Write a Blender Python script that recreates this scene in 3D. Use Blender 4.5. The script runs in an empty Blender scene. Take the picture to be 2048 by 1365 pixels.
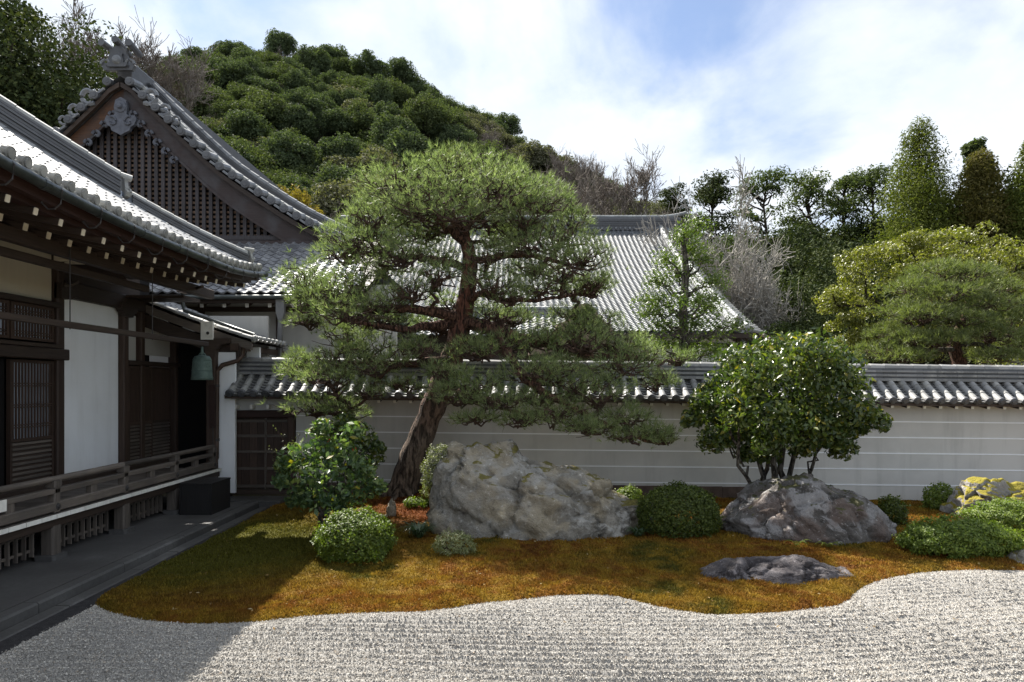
import bpy, math, random
import numpy as np
from mathutils import Vector, Matrix, noise as mnoise

R = math.radians
rng = np.random.default_rng(7)
random.seed(7)
scene = bpy.context.scene
COL = scene.collection
F = 1365.0            # focal length of the photograph in its pixels (24 mm equivalent)
EYE = 2.6             # eye height above the garden floor


def at(px, py, Y):
    """World point that the photograph shows at (px, py) if it stands Y metres away."""
    return np.array([(px - 1024.0) * Y / F, Y, EYE - (py - 772.0) * Y / F])


# ------------------------------------------------------------------ camera
cd = bpy.data.cameras.new('camera')
cam = bpy.data.objects.new('camera', cd)
COL.objects.link(cam)
cam.location = (0, 0, EYE)
cam.rotation_euler = (R(90), 0, 0)
cd.lens = 24.0
cd.sensor_width = 36.0
cd.shift_y = 89.5 / 2048.0
cd.clip_end = 6000
scene.camera = cam

# ------------------------------------------------------------------ sky, sun, exposure
SUN_DIR = Vector((0.50, -0.68, -1.0)).normalized()       # direction the light travels
world = bpy.data.worlds.new('World')
scene.world = world
world.use_nodes = True
nt = world.node_tree
nt.nodes.clear()
wo = nt.nodes.new('ShaderNodeOutputWorld')
bg = nt.nodes.new('ShaderNodeBackground')
sky = nt.nodes.new('ShaderNodeTexSky')
sky.sky_type = 'NISHITA'
sky.sun_disc = False
sky.sun_elevation = math.asin(-SUN_DIR.z)
sky.sun_rotation = math.atan2(-SUN_DIR.x, -SUN_DIR.y) % (2 * math.pi)
sky.air_density = 1.0
sky.dust_density = 0.6
sky.ozone_density = 1.6
tc = nt.nodes.new('ShaderNodeTexCoord')
mp = nt.nodes.new('ShaderNodeMapping')
mp.inputs['Scale'].default_value = (1.15, 1.0, 1.7)
mp.inputs['Location'].default_value = (0.98, 4.42, 0.28)
mp.inputs['Rotation'].default_value = (0, R(14), 0)
n1 = nt.nodes.new('ShaderNodeTexNoise')
n1.inputs['Scale'].default_value = 2.3
n1.inputs['Detail'].default_value = 9
n1.inputs['Roughness'].default_value = 0.52
n1.inputs['Distortion'].default_value = 0.35
cr = nt.nodes.new('ShaderNodeValToRGB')
cr.color_ramp.interpolation = 'EASE'
cr.color_ramp.elements[0].position = 0.34
cr.color_ramp.elements[0].color = (0.25, 0.25, 0.25, 1)
cr.color_ramp.elements[1].position = 0.56
cr.color_ramp.elements[1].color = (1, 1, 1, 1)
n2 = nt.nodes.new('ShaderNodeTexNoise')
n2.inputs['Scale'].default_value = 4.5
n2.inputs['Detail'].default_value = 8
n2.inputs['Roughness'].default_value = 0.6
cl = nt.nodes.new('ShaderNodeValToRGB')
cl.color_ramp.elements[0].position = 0.30
cl.color_ramp.elements[0].color = (3.9, 4.4, 5.05, 1)
cl.color_ramp.elements[1].position = 0.68
cl.color_ramp.elements[1].color = (5.1, 5.3, 5.6, 1)
mx = nt.nodes.new('ShaderNodeMix')
mx.data_type = 'RGBA'
L = nt.links.new
L(tc.outputs['Generated'], mp.inputs['Vector'])
L(mp.outputs['Vector'], n1.inputs['Vector'])
L(mp.outputs['Vector'], n2.inputs['Vector'])
L(n1.outputs['Fac'], cr.inputs['Fac'])
L(n2.outputs['Fac'], cl.inputs['Fac'])
L(cr.outputs['Color'], mx.inputs['Factor'])
tn = nt.nodes.new('ShaderNodeMix')
tn.data_type = 'RGBA'
tn.blend_type = 'MULTIPLY'
tn.inputs['Factor'].default_value = 1.0
tn.inputs['B'].default_value = (0.44, 0.58, 0.74, 1)
L(sky.outputs['Color'], tn.inputs['A'])
L(tn.outputs['Result'], mx.inputs['A'])
L(cl.outputs['Color'], mx.inputs['B'])
L(mx.outputs['Result'], bg.inputs['Color'])
bg.inputs['Strength'].default_value = 0.072
L(bg.outputs['Background'], wo.inputs['Surface'])

sd = bpy.data.lights.new('sun', 'SUN')
sd.energy = 4.7
sd.angle = R(0.53)
sd.color = (1.0, 0.95, 0.87)
sun = bpy.data.objects.new('sun', sd)
COL.objects.link(sun)
sun.rotation_euler = SUN_DIR.to_track_quat('-Z', 'Y').to_euler()

scene.view_settings.view_transform = 'Standard'
scene.view_settings.look = 'None'
scene.view_settings.exposure = 1.6
scene.view_settings.gamma = 1.0
scene.view_settings.use_curve_mapping = False
scene.render.engine = 'CYCLES'
scene.cycles.use_denoising = True
scene.cycles.denoising_prefilter = 'NONE'
scene.cycles.max_bounces = 6
scene.cycles.transparent_max_bounces = 4

# ------------------------------------------------------------------ mesh helpers


def make_mesh(name, V, Fs, mats, smooth=False, mis=None):
    me = bpy.data.meshes.new(name)
    V = np.asarray(V, dtype=np.float32).reshape(-1, 3)
    Fs = [np.asarray(f, dtype=np.int32) for f in Fs if len(f)]
    tot = np.concatenate([np.full(len(f), f.shape[1], dtype=np.int32) for f in Fs])
    loops = np.concatenate([f.ravel() for f in Fs])
    start = np.concatenate([[0], np.cumsum(tot)[:-1]]).astype(np.int32)
    me.vertices.add(len(V))
    me.vertices.foreach_set('co', V.ravel())
    me.loops.add(len(loops))
    me.loops.foreach_set('vertex_index', loops)
    me.polygons.add(len(tot))
    me.polygons.foreach_set('loop_start', start)
    me.polygons.foreach_set('loop_total', tot)
    if mis is not None:
        me.polygons.foreach_set('material_index', np.concatenate(mis).astype(np.int32))
    me.polygons.foreach_set('use_smooth', np.full(len(tot), bool(smooth), dtype=bool))
    for m in (mats if isinstance(mats, (list, tuple)) else [mats]):
        me.materials.append(m)
    me.update(calc_edges=True)
    return me


class MB:
    def __init__(s):
        s.V = []; s.F = []; s.M = []; s.n = 0

    def add(s, V, *Fs, mi=0):
        V = np.asarray(V, dtype=float).reshape(-1, 3)
        for f in Fs:
            f = np.asarray(f, dtype=int)
            if len(f):
                s.F.append(f + s.n); s.M.append(np.full(len(f), mi))
        s.V.append(V); s.n += len(V)
        return s

    def box(s, x0, x1, y0, y1, z0, z1, mi=0):
        V = [(x, y, z) for x in (x0, x1) for y in (y0, y1) for z in (z0, z1)]
        return s.add(V, [(0, 1, 3, 2), (4, 6, 7, 5), (0, 4, 5, 1), (2, 3, 7, 6), (0, 2, 6, 4), (1, 5, 7, 3)], mi=mi)

    def bar(s, a, b, w, h, up=(0, 0, 1), mi=0, bev=0.0):
        """a box from a to b, w wide, h high (centred)"""
        a = np.array(a, float); b = np.array(b, float)
        d = b - a; d /= np.linalg.norm(d)
        sd_ = np.cross(d, up)
        if np.linalg.norm(sd_) < 1e-6:
            sd_ = np.cross(d, (1, 0, 0))
        sd_ /= np.linalg.norm(sd_); u = np.cross(sd_, d)
        c = min(w, h) * 0.12 + bev
        pr = [(-w/2 + c, -h/2), (w/2 - c, -h/2), (w/2, -h/2 + c), (w/2, h/2 - c), (w/2 - c, h/2), (-w/2 + c, h/2), (-w/2, h/2 - c), (-w/2, -h/2 + c)]
        V = [p + sd_ * q[0] + u * q[1] for p in (a, b) for q in pr]
        Q = [(i, (i + 1) % 8, 8 + (i + 1) % 8, 8 + i) for i in range(8)]
        s.add(V, Q, mi=mi)
        n0 = s.n - 16
        s.F.append(np.array([[n0 + i for i in range(7, -1, -1)], [n0 + 8 + i for i in range(8)]])); s.M.append(np.full(2, mi))
        return s

    def tube(s, path, rad, k=6, cap=True, mi=0):
        P = np.asarray(path, float); n = len(P)
        rad = np.broadcast_to(np.asarray(rad, float), (n,))
        T = np.gradient(P, axis=0); T /= np.linalg.norm(T, axis=1)[:, None] + 1e-12
        ref = np.array([0, 0, 1.0]) if abs(T[0][2]) < 0.9 else np.array([1.0, 0, 0])
        A = np.cross(T, ref); A /= np.linalg.norm(A, axis=1)[:, None] + 1e-12
        B = np.cross(T, A)
        an = np.arange(k) * 2 * math.pi / k
        V = P[:, None] + rad[:, None, None] * (np.cos(an)[None, :, None] * A[:, None] + np.sin(an)[None, :, None] * B[:, None])
        i = np.arange(n - 1)[:, None] * k; j = np.arange(k)[None]; j2 = (j + 1) % k
        Q = np.stack([i + j, i + j2, i + k + j2, i + k + j], -1).reshape(-1, 4)
        s.add(V.reshape(-1, 3), Q, mi=mi)
        if cap:
            n0 = s.n - n * k
            s.F.append(np.array([[n0 + q for q in range(k)]])); s.M.append(np.full(1, mi))
            s.F.append(np.array([[n0 + (n - 1) * k + q for q in range(k - 1, -1, -1)]])); s.M.append(np.full(1, mi))
        return s

    def sweep(s, path, prof, side=None, up=(0, 0, 1), mi=0, close=True):
        """prof: (side, up) polygon carried along path; up stays up"""
        P = np.asarray(path, float); n = len(P); k = len(prof)
        T = np.gradient(P, axis=0)
        S = np.cross(T, up) if side is None else np.broadcast_to(np.array(side, float), P.shape)
        S = S / np.linalg.norm(S, axis=1)[:, None]
        U = np.broadcast_to(np.array(up, float), P.shape)
        pr = np.asarray(prof, float)
        V = P[:, None] + pr[None, :, 0:1] * S[:, None] + pr[None, :, 1:2] * U[:, None]
        i = np.arange(n - 1)[:, None] * k; j = np.arange(k)[None]; j2 = (j + 1) % k
        Q = np.stack([i + j, i + j2, i + k + j2, i + k + j], -1).reshape(-1, 4)
        s.add(V.reshape(-1, 3), Q, mi=mi)
        n0 = s.n - n * k
        s.F.append(np.array([[n0 + q for q in range(k)]])); s.M.append(np.full(1, mi))
        s.F.append(np.array([[n0 + (n - 1) * k + q for q in range(k - 1, -1, -1)]])); s.M.append(np.full(1, mi))
        return s

    def prism(s, poly, o, ax, ay, th, mi=0):
        """polygon in the plane (ax, ay) at o, extruded by vector th"""
        o = np.array(o, float); ax = np.array(ax, float); ay = np.array(ay, float); th = np.array(th, float)
        k = len(poly)
        A = [o + ax * p[0] + ay * p[1] for p in poly]
        s.add(A + [p + th for p in A], [(i, (i + 1) % k, k + (i + 1) % k, k + i) for i in range(k)], mi=mi)
        n0 = s.n - 2 * k
        s.F.append(np.array([[n0 + q for q in range(k - 1, -1, -1)]])); s.M.append(np.full(1, mi))
        s.F.append(np.array([[n0 + k + q for q in range(k)]])); s.M.append(np.full(1, mi))
        return s

    def lathe(s, prof, o, k=20, mi=0, axis=(0, 0, 1)):
        prof = np.asarray(prof, float)
        a = np.array(axis, float); r_ = np.cross(a, (0, 1, 0) if abs(a[1]) < .9 else (1, 0, 0)); r_ /= np.linalg.norm(r_); q_ = np.cross(a, r_)
        an = np.arange(k) * 2 * math.pi / k
        V = np.array(o, float) + prof[:, None, 1:2] * a + prof[:, None, 0:1] * (np.cos(an)[None, :, None] * r_ + np.sin(an)[None, :, None] * q_)
        n = len(prof)
        i = np.arange(n - 1)[:, None] * k; j = np.arange(k)[None]; j2 = (j + 1) % k
        Q = np.stack([i + j, i + j2, i + k + j2, i + k + j], -1).reshape(-1, 4)
        return s.add(V.reshape(-1, 3), Q, mi=mi)

    def mesh(s, name, mats, smooth=False):
        return make_mesh(name, np.concatenate(s.V), s.F, mats, smooth, s.M)

    def obj(s, name, mats, parent=None, smooth=False, label=None, kind=None, cat=None, group=None):
        return add_obj(name, s.mesh(name, mats, smooth), parent, label, kind, cat, group)


def add_obj(name, me, parent=None, label=None, kind=None, cat=None, group=None, loc=None):
    o = bpy.data.objects.new(name, me)
    COL.objects.link(o)
    if parent is not None:
        o.parent = parent
        r = parent
        L0 = Vector((0, 0, 0))
        while r is not None:
            L0 += r.location; r = r.parent
        o.location = -L0 if loc is None else loc
    if label: o['label'] = label
    if kind: o['kind'] = kind
    if cat: o['category'] = cat
    if group: o['group'] = group
    return o


def thing(name, label, cat, loc=(0, 0, 0), group=None):
    o = bpy.data.objects.new(name, None)
    COL.objects.link(o)
    o.location = loc
    o['label'] = label; o['category'] = cat
    if group: o['group'] = group
    return o


def copy_tree(o, parent=None):
    c = o.copy(); COL.objects.link(c)
    if parent is not None: c.parent = parent
    for ch in list(o.children): copy_tree(ch, c)
    return c


def tile_field(mb, fmap, u0, du, nc, s0, ds, nr, prof, lift=0.025, lip=0.03, jit=0.0):
    """Overlapping tiles. fmap(u, s, h) -> xyz arrays; prof: (u fraction, height) across one tile; s runs up the slope."""
    pr = np.asarray(prof, float); m = len(pr)
    c = np.repeat(np.arange(nc), nr); r = np.tile(np.arange(nr), nc)
    n = len(c)
    u = (u0 + (c[:, None] + pr[None, :, 0]) * du)
    h = np.broadcast_to(pr[None, :, 1], u.shape)
    jt = rng.normal(0, 1, (n, 1)) * jit
    sl = (s0 + r * ds)[:, None] + 0 * u + jt
    su = (s0 + (r + 1.12) * ds)[:, None] + 0 * u
    lo = fmap(u, sl, h + lift + jt * .3); hi = fmap(u, su, h); lp = fmap(u, sl + .004, h + lift - lip + jt * .3)
    V = np.stack([lp, lo, hi], 1)              # n,3,m,3
    base = np.arange(n)[:, None, None] * 3 * m + np.arange(2)[None, :, None] * m + np.arange(m - 1)[None, None, :]
    Q = np.stack([base, base + 1, base + m + 1, base + m], -1).reshape(-1, 4)
    mb.add(V.reshape(-1, 3), Q)
    return mb


def srgb(r, g, b):
    f = lambda c: (c / 255 / 12.92) if c <= 10 else ((c / 255 + .055) / 1.055) ** 2.4
    return (f(r), f(g), f(b))


# ------------------------------------------------------------------ materials
class NT:
    def __init__(s, name):
        s.m = bpy.data.materials.new(name); s.m.use_nodes = True
        s.t = s.m.node_tree; s.t.nodes.clear()
        s.out = s.n('OutputMaterial')

    def n(s, t, **kw):
        nd = s.t.nodes.new('ShaderNode' + t)
        for k, v in kw.items():
            if k in nd.inputs:
                if hasattr(v, 'outputs') or isinstance(v, bpy.types.NodeSocket): s.l(v, nd.inputs[k])
                else: nd.inputs[k].default_value = v
            else: setattr(nd, k, v)
        return nd

    def l(s, a, b):
        if hasattr(a, 'outputs'): a = a.outputs[0]
        s.t.links.new(a, b)

    def noise(s, vec, scale, detail=4, rough=.55, dist=0.0):
        nd = s.n('TexNoise'); nd.inputs['Scale'].default_value = scale; nd.inputs['Detail'].default_value = detail
        nd.inputs['Roughness'].default_value = rough; nd.inputs['Distortion'].default_value = dist
        if vec is not None: s.l(vec, nd.inputs['Vector'])
        return nd.outputs['Fac']

    def ramp(s, fac, *stops, interp='LINEAR'):
        nd = s.n('ValToRGB'); nd.color_ramp.interpolation = interp
        e = nd.color_ramp.elements
        while len(e) < len(stops): e.new(0.5)
        for i, (p, c) in enumerate(stops):
            e[i].position = p
            e[i].color = tuple(c) + (1,) if not isinstance(c, (int, float)) else (c, c, c, 1)
        s.l(fac, nd.inputs['Fac'])
        return nd.outputs['Color']

    def mix(s, fac, a, b, mode='MIX'):
        nd = s.n('Mix'); nd.data_type = 'RGBA'; nd.blend_type = mode
        for sock, v in ((nd.inputs['Factor'], fac), (nd.inputs['A'], a), (nd.inputs['B'], b)):
            if isinstance(v, bpy.types.NodeSocket): s.l(v, sock)
            elif isinstance(v, (int, float)): sock.default_value = v
            else: sock.default_value = tuple(v) + (1,)
        return nd.outputs['Result']

    def math(s, op, a, b=0.0, clamp=False):
        nd = s.n('Math'); nd.operation = op; nd.use_clamp = clamp
        for i, v in enumerate((a, b)):
            if isinstance(v, bpy.types.NodeSocket): s.l(v, nd.inputs[i])
            else: nd.inputs[i].default_value = v
        return nd.outputs[0]

    def obj(s, scale=(1, 1, 1)):
        t = s.n('TexCoord'); mpn = s.n('Mapping'); mpn.inputs['Scale'].default_value = scale
        s.l(t.outputs['Object'], mpn.inputs['Vector'])
        return mpn.outputs[0]

    def bsdf(s, col, rough=.6, spec=.5, bump=None, bstr=.3, bdist=.02, metal=0.0, **kw):
        b = s.n('BsdfPrincipled')
        for k, v in (('Base Color', col), ('Roughness', rough)):
            if isinstance(v, bpy.types.NodeSocket): s.l(v, b.inputs[k])
            else: b.inputs[k].default_value = tuple(v) + (1,) if k == 'Base Color' else v
        b.inputs['Specular IOR Level'].default_value = spec
        b.inputs['Metallic'].default_value = metal
        if bump is not None:
            bn = s.n('Bump'); bn.inputs['Strength'].default_value = bstr; bn.inputs['Distance'].default_value = bdist
            s.l(bump, bn.inputs['Height']); s.l(bn.outputs[0], b.inputs['Normal'])
        return b

    def done(s, sh):
        s.l(sh, s.out.inputs['Surface']); return s.m


def scl(c, k): return tuple(x * k for x in c)


def mat_plain(name, c, rough=.6, spec=.4, var=.25, scale=6.0, bstr=.15, metal=0.0):
    t = NT(name); v = t.obj()
    f = t.noise(v, scale, 6)
    col = t.ramp(f, (.25, scl(c, 1 - var)), (.75, scl(c, 1 + var)))
    return t.done(t.bsdf(col, rough, spec, t.noise(v, scale * 8, 4), bstr, .01, metal))


def mat_wood(name, c, axis=1, rough=.6, var=.45, grey=None, scale=1.0):
    """grain drawn out along the given axis"""
    t = NT(name); s_ = [14 * scale] * 3; s_[axis] = 0.7 * scale
    v = t.obj(tuple(s_))
    g = t.noise(v, 3.0, 7, .62, .6)
    w = t.noise(t.obj(), 1.7, 4)
    oi = t.n('ObjectInfo')
    col = t.ramp(g, (.25, scl(c, 1 - var)), (.5, c), (.78, scl(c, 1 + var)))
    if grey is not None:
        col = t.mix(t.ramp(w, (.42, 0.0), (.62, .85)), col, grey)
    k = t.math('MULTIPLY_ADD', oi.outputs['Random'], .5); t.t.nodes[-1].inputs[2].default_value = .75
    col = t.mix(1.0, col, k, 'MULTIPLY')
    return t.done(t.bsdf(col, rough, .35, g, .35, .01))


def mat_tile(name, c, light, island=False, rough=.42, lich=.45, spec=.9):
    """smoked clay roof tile: each tile its own tone, with weathering and lichen"""
    t = NT(name); v = t.obj()
    rnd = t.n('NewGeometry').outputs['Random Per Island'] if island else t.n('ObjectInfo').outputs['Random']
    base = t.ramp(rnd, (0, scl(c, .62)), (.5, c), (1, scl(c, 1.35)))
    n_ = t.noise(v, 3.2, 7, .65)
    m_ = t.ramp(n_, (lich, 0.0), (lich + .22, .8))
    col = t.mix(m_, base, light)
    sp = t.noise(v, 55, 3, .6)
    col = t.mix(t.ramp(sp, (.55, 0.0), (.75, .35)), col, scl(c, .5))
    ro = t.ramp(n_, (.3, rough), (.75, min(.95, rough + .3)))
    return t.done(t.bsdf(col, ro, spec, t.noise(v, 30, 5), .22, .01))


def mat_leaf(name, cols, rough=.42, trans=.28, spec=.45, tcol=None, scale=.9):
    """leaves: each leaf its own green, light passing through"""
    t = NT(name)
    rnd = t.n('NewGeometry').outputs['Random Per Island']
    big = t.noise(t.obj(), scale, 3)
    k = t.math('ADD', t.math('MULTIPLY', rnd, .65), t.math('MULTIPLY', big, .5))
    n = len(cols)
    col = t.ramp(k, *[(.12 + .8 * i / max(1, n - 1), c) for i, c in enumerate(cols)])
    b = t.bsdf(col, rough, spec)
    if trans <= 0: return t.done(b)
    tr = t.n('BsdfTranslucent')
    t.l(t.mix(1.0, col, tcol or (1.5, 1.7, .6), 'MULTIPLY'), tr.inputs['Color'])
    ms = t.n('MixShader'); ms.inputs[0].default_value = trans
    t.l(b.outputs[0], ms.inputs[1]); t.l(tr.outputs[0], ms.inputs[2])
    return t.done(ms)


def mat_plaster(name, c, stain, scale=.8, amt=.5, rough=.85):
    t = NT(name); v = t.obj()
    a = t.noise(v, scale, 6, .6)
    vs = t.noise(t.obj((2.5, 2.5, .25)), 1.6, 5, .6)
    col = t.mix(t.ramp(a, (.4, 0.0), (.72, amt)), c, stain)
    col = t.mix(t.ramp(vs, (.52, 0.0), (.8, amt * .7)), col, scl(stain, .8))
    return t.done(t.bsdf(col, rough, .25, t.noise(v, 60, 4), .08, .004))


M = {}
M['tile_hall'] = mat_tile('tile_hall', (.15, .152, .158), (.27, .275, .26), rough=0.28, lich=.50)
M['tile_hall_i'] = mat_tile('tile_hall_i', (.14, .142, .148), (.26, .265, .25), True, rough=0.28, lich=.50)
M['tile_end'] = mat_tile('tile_end', (.19, .19, .18), (.34, .335, .30), rough=.6, lich=.42)
M['tile_ridge'] = mat_tile('tile_ridge', (.055, .056, .062), (.13, .13, .135), rough=.45, lich=.52)
M['tile_ridge_i'] = mat_tile('tile_ridge_i', (.055, .056, .062), (.13, .13, .135), True, rough=.45, lich=.52)
M['tile_cap'] = mat_tile('tile_cap', (.24, .24, .23), (.38, .375, .34), rough=.5, lich=.45)
M['tile_wall'] = mat_tile('tile_wall', (.20, .197, .19), (.36, .35, .31), rough=.5, lich=.47)
M['tile_wall_i'] = mat_tile('tile_wall_i', (.10, .10, .10), (.24, .235, .21), True, rough=.55, lich=.5)
M['tile_gable'] = mat_tile('tile_gable', (.10, .105, .115), (.24, .245, .25), rough=.42, lich=.46)
M['tile_skirt'] = mat_tile('tile_skirt', (.14, .142, .152), (.30, .30, .30), rough=0.3, lich=.48)
M['tile_skirt_i'] = mat_tile('tile_skirt_i', (.14, .142, .152), (.30, .30, .30), True, rough=0.3, lich=.48)
M['tile_far_i'] = mat_tile('tile_far_i', (.105, .113, .12), (.20, .21, .212), True, rough=0.46, lich=.46, spec=.5)
M['tile_far'] = mat_tile('tile_far', (.18, .19, .19), (.30, .31, .30), rough=.45, lich=.46)
M['tile_wall_ridge'] = mat_tile('tile_wall_ridge', (.17, .17, .17), (.33, .325, .30), True, rough=.5, lich=.48)
M['flashing'] = mat_plain('flashing', (.30, .34, .40), .5, .5, .2, 3)
M['wood_dark'] = mat_wood('wood_dark', (.042, .028, .021), 1)
M['wood_dark_z'] = mat_wood('wood_dark_z', (.052, .032, .023), 2)
M['wood_dark_x'] = mat_wood('wood_dark_x', (.046, .031, .023), 0)
M['wood_red'] = mat_wood('wood_red', (.034, .015, .011), 1)
M['wood_barge'] = mat_wood('wood_barge', (.035, .024, .022), 0, grey=(.055, .050, .052))
M['wood_barge_warm'] = mat_wood('wood_barge_warm', (.12, .058, .031), 0, grey=(.06, .045, .04))
M['wood_grey'] = mat_wood('wood_grey', (.115, .095, .078), 1, .7, grey=(.085, .072, .062))
M['wood_grey_x'] = mat_wood('wood_grey_x', (.10, .083, .07), 0, .7)
M['wood_grey_z'] = mat_wood('wood_grey_z', (.105, .088, .074), 2, .7)
M['wood_slat'] = mat_wood('wood_slat', (.055, .048, .05), 2, .65)
M['wood_back'] = mat_wood('wood_back', (.17, .11, .075), 0, .7)
M['wood_black'] = mat_wood('wood_black', (.012, .011, .011), 2, .55)
M['wood_carved'] = mat_plain('wood_carved', (.10, .105, .125), .6, .4, .35, 9, .4)
M['rafter_tip'] = mat_plain('rafter_tip', (.62, .55, .42), .7, .3, .15, 9)
M['plaster_white'] = mat_plaster('plaster_white', (.87, .88, .89), (.66, .65, .62), .7, .4)
M['plaster_cream'] = mat_plaster('plaster_cream', (.58, .52, .40), (.48, .42, .31), .9, .5)
M['plaster_grey'] = mat_plaster('plaster_grey', (.50, .49, .46), (.40, .39, .36), 1.1, .5)
M['plaster_wall'] = mat_plaster('plaster_wall', (.54, .525, .495), (.38, .37, .35), .55, .85)
M['wall_line'] = mat_plain('wall_line', (.80, .81, .82), .7, .3, .06, 4)
M['plinth'] = mat_plaster('plinth', (.12, .085, .068), (.045, .03, .026), 3.0, .95)
M['paper'] = mat_plain('paper', (.30, .335, .38), .9, .1, .12, 2)
M['dark'] = mat_plain('dark', (.008, .007, .007), .8, .2, .2, 3)  # near-black: the shade inside rooms and openings put into the colour
M['gutter'] = mat_plain('gutter', (.055, .062, .060), .35, .5, .55, 4, .2, .5)
M['iron'] = mat_plain('iron', (.04, .036, .034), .6, .4, .3, 9)
M['copper_brown'] = mat_plain('copper_brown', (.075, .048, .036), .45, .5, .3, 5, .1, .3)
M['grey_paint'] = mat_plain('grey_paint', (.16, .16, .16), .6, .4, .15, 5)
M['white_paint'] = mat_plain('white_paint', (.72, .70, .64), .75, .3, .18, 7)
M['bark_roof'] = mat_plain('bark_roof', (.20, .155, .12), .95, .1, .5, 16, .8)


def mat_bronze():
    t = NT('bronze'); v = t.obj()
    col = t.ramp(t.noise(v, 7, 6, .65), (.3, (.060, .090, .078)), (.55, (.10, .145, .125)), (.8, (.155, .205, .18)))
    return t.done(t.bsdf(col, .62, .4, t.noise(v, 40, 4), .25, .006, .25))


def mat_stone_floor():
    t = NT('stone_floor'); v = t.obj()
    a = t.noise(v, .8, 7, .62); b = t.noise(v, 22, 5, .65)
    col = t.ramp(a, (.3, (.055, .052, .050)), (.58, (.085, .082, .079)), (.80, (.17, .165, .16)))
    col = t.mix(t.ramp(b, (.4, 0.0), (.8, .6)), col, (.04, .037, .035))
    return t.done(t.bsdf(col, .7, .35, b, .3, .01))


def mat_rock(name, dark, mid, pale, moss, moss_lo=.55, moss_amt=1.0, warm=None, moss_n=2.0):
    t = NT(name); v = t.obj()
    a = t.noise(v, 1.1, 8, .6, .8); b = t.noise(v, 2.1, 9, .66, .7); c = t.noise(v, 14, 7, .7)
    col = t.ramp(a, (.38, dark), (.5, mid), (.62, scl(mid, 1.35)))
    col = t.mix(t.ramp(b, (.50, 0.0), (.555, .92)), col, pale)
    if warm: col = t.mix(t.ramp(t.noise(v, 1.5, 6), (.48, 0.0), (.58, .75)), col, warm)
    rg = t.n('TexNoise'); rg.noise_type = 'RIDGED_MULTIFRACTAL'; rg.inputs['Scale'].default_value = 2.2; rg.inputs['Detail'].default_value = 7; rg.inputs['Roughness'].default_value = .62; rg.inputs['Distortion'].default_value = .4
    t.l(t.obj((.8, .8, 1.3)), rg.inputs['Vector'])
    crack = t.ramp(rg.outputs['Fac'], (.30, 1.0), (.62, 0.0))
    col = t.mix(t.math('MULTIPLY', crack, .55), col, scl(dark, .5))
    col = t.mix(t.ramp(c, (.56, 0.0), (.70, .75)), col, scl(dark, .55))
    col = t.mix(t.ramp(c, (.30, .55), (.42, 0.0)), col, scl(pale, 1.2))
    g = t.n('NewGeometry'); sx = t.n('SeparateXYZ'); t.l(g.outputs['Normal'], sx.inputs[0])
    up = t.math('ADD', sx.outputs['Z'], t.math('MULTIPLY', t.math('SUBTRACT', t.noise(v, 2.6, 7, .65), .5), moss_n))
    mm = t.math('MULTIPLY', t.ramp(up, (moss_lo, 0.0), (moss_lo + .12, 1.0)), moss_amt)
    col = t.mix(mm, col, t.ramp(c, (.3, scl(moss, .55)), (.7, scl(moss, 1.25))))
    hgt = t.math('ADD', t.math('MULTIPLY', b, 1.0), t.math('ADD', t.math('MULTIPLY', c, .45), t.math('MULTIPLY', crack, -.5)))
    return t.done(t.bsdf(col, .85, .3, hgt, 1.0, .085))


def mat_moss(name, base=False):
    """golden brown moss with olive and rust patches that belong to the plants"""
    t = NT(name); v = t.obj()
    a = t.noise(v, .75, 6, .6, .4); b = t.noise(v, 3.8, 6, .65); c = t.noise(v, 60, 3, .6)
    col = t.ramp(a, (.36, (.085, .076, .013)), (.45, (.185, .108, .016)), (.55, (.210, .094, .016)), (.66, (.125, .048, .012)))
    col = t.mix(t.ramp(b, (.46, 0.0), (.60, .8)), col, (.26, .165, .020))
    # rust-red patch of another moss behind the camellia
    cx = t.n('VectorMath'); cx.operation = 'DISTANCE'; t.l(v, cx.inputs[0]); cx.inputs[1].default_value = (-2.05, 13.2, .3)
    red = t.ramp(t.math('ADD', cx.outputs['Value'], t.math('MULTIPLY', t.math('SUBTRACT', b, .5), 1.6)), (.9, 1.0), (1.5, 0.0))
    t.t.nodes[-1]
    col = t.mix(red, col, (.165, .055, .016))
    cy = t.n('VectorMath'); cy.operation = 'DISTANCE'; t.l(v, cy.inputs[0]); cy.inputs[1].default_value = (-4.6, 11.0, 0)
    grn = t.ramp(t.math('MULTIPLY', t.math('ADD', cy.outputs['Value'], t.math('MULTIPLY', t.math('SUBTRACT', b, .5), 2.0)), .25), (.35, 1.0), (.85, 0.0))
    col = t.mix(grn, col, (.095, .090, .014))
    if base:
        col = t.mix(1.0, col, t.ramp(c, (.25, .45), (.75, 1.0)), 'MULTIPLY')
        return t.done(t.bsdf(col, .95, .1, t.math('ADD', c, t.math('MULTIPLY', b, 2.0)), 1.0, .04))
    rnd = t.n('NewGeometry').outputs['Random Per Island']
    col = t.mix(1.0, col, t.ramp(rnd, (0, .62), (1, 1.42)), 'MULTIPLY')
    p = t.bsdf(col, .75, .15); tr = t.n('BsdfTranslucent'); t.l(col, tr.inputs['Color'])
    ms = t.n('MixShader'); ms.inputs[0].default_value = .3; t.l(p.outputs[0], ms.inputs[1]); t.l(tr.outputs[0], ms.inputs[2])
    return t.done(ms)


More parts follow.
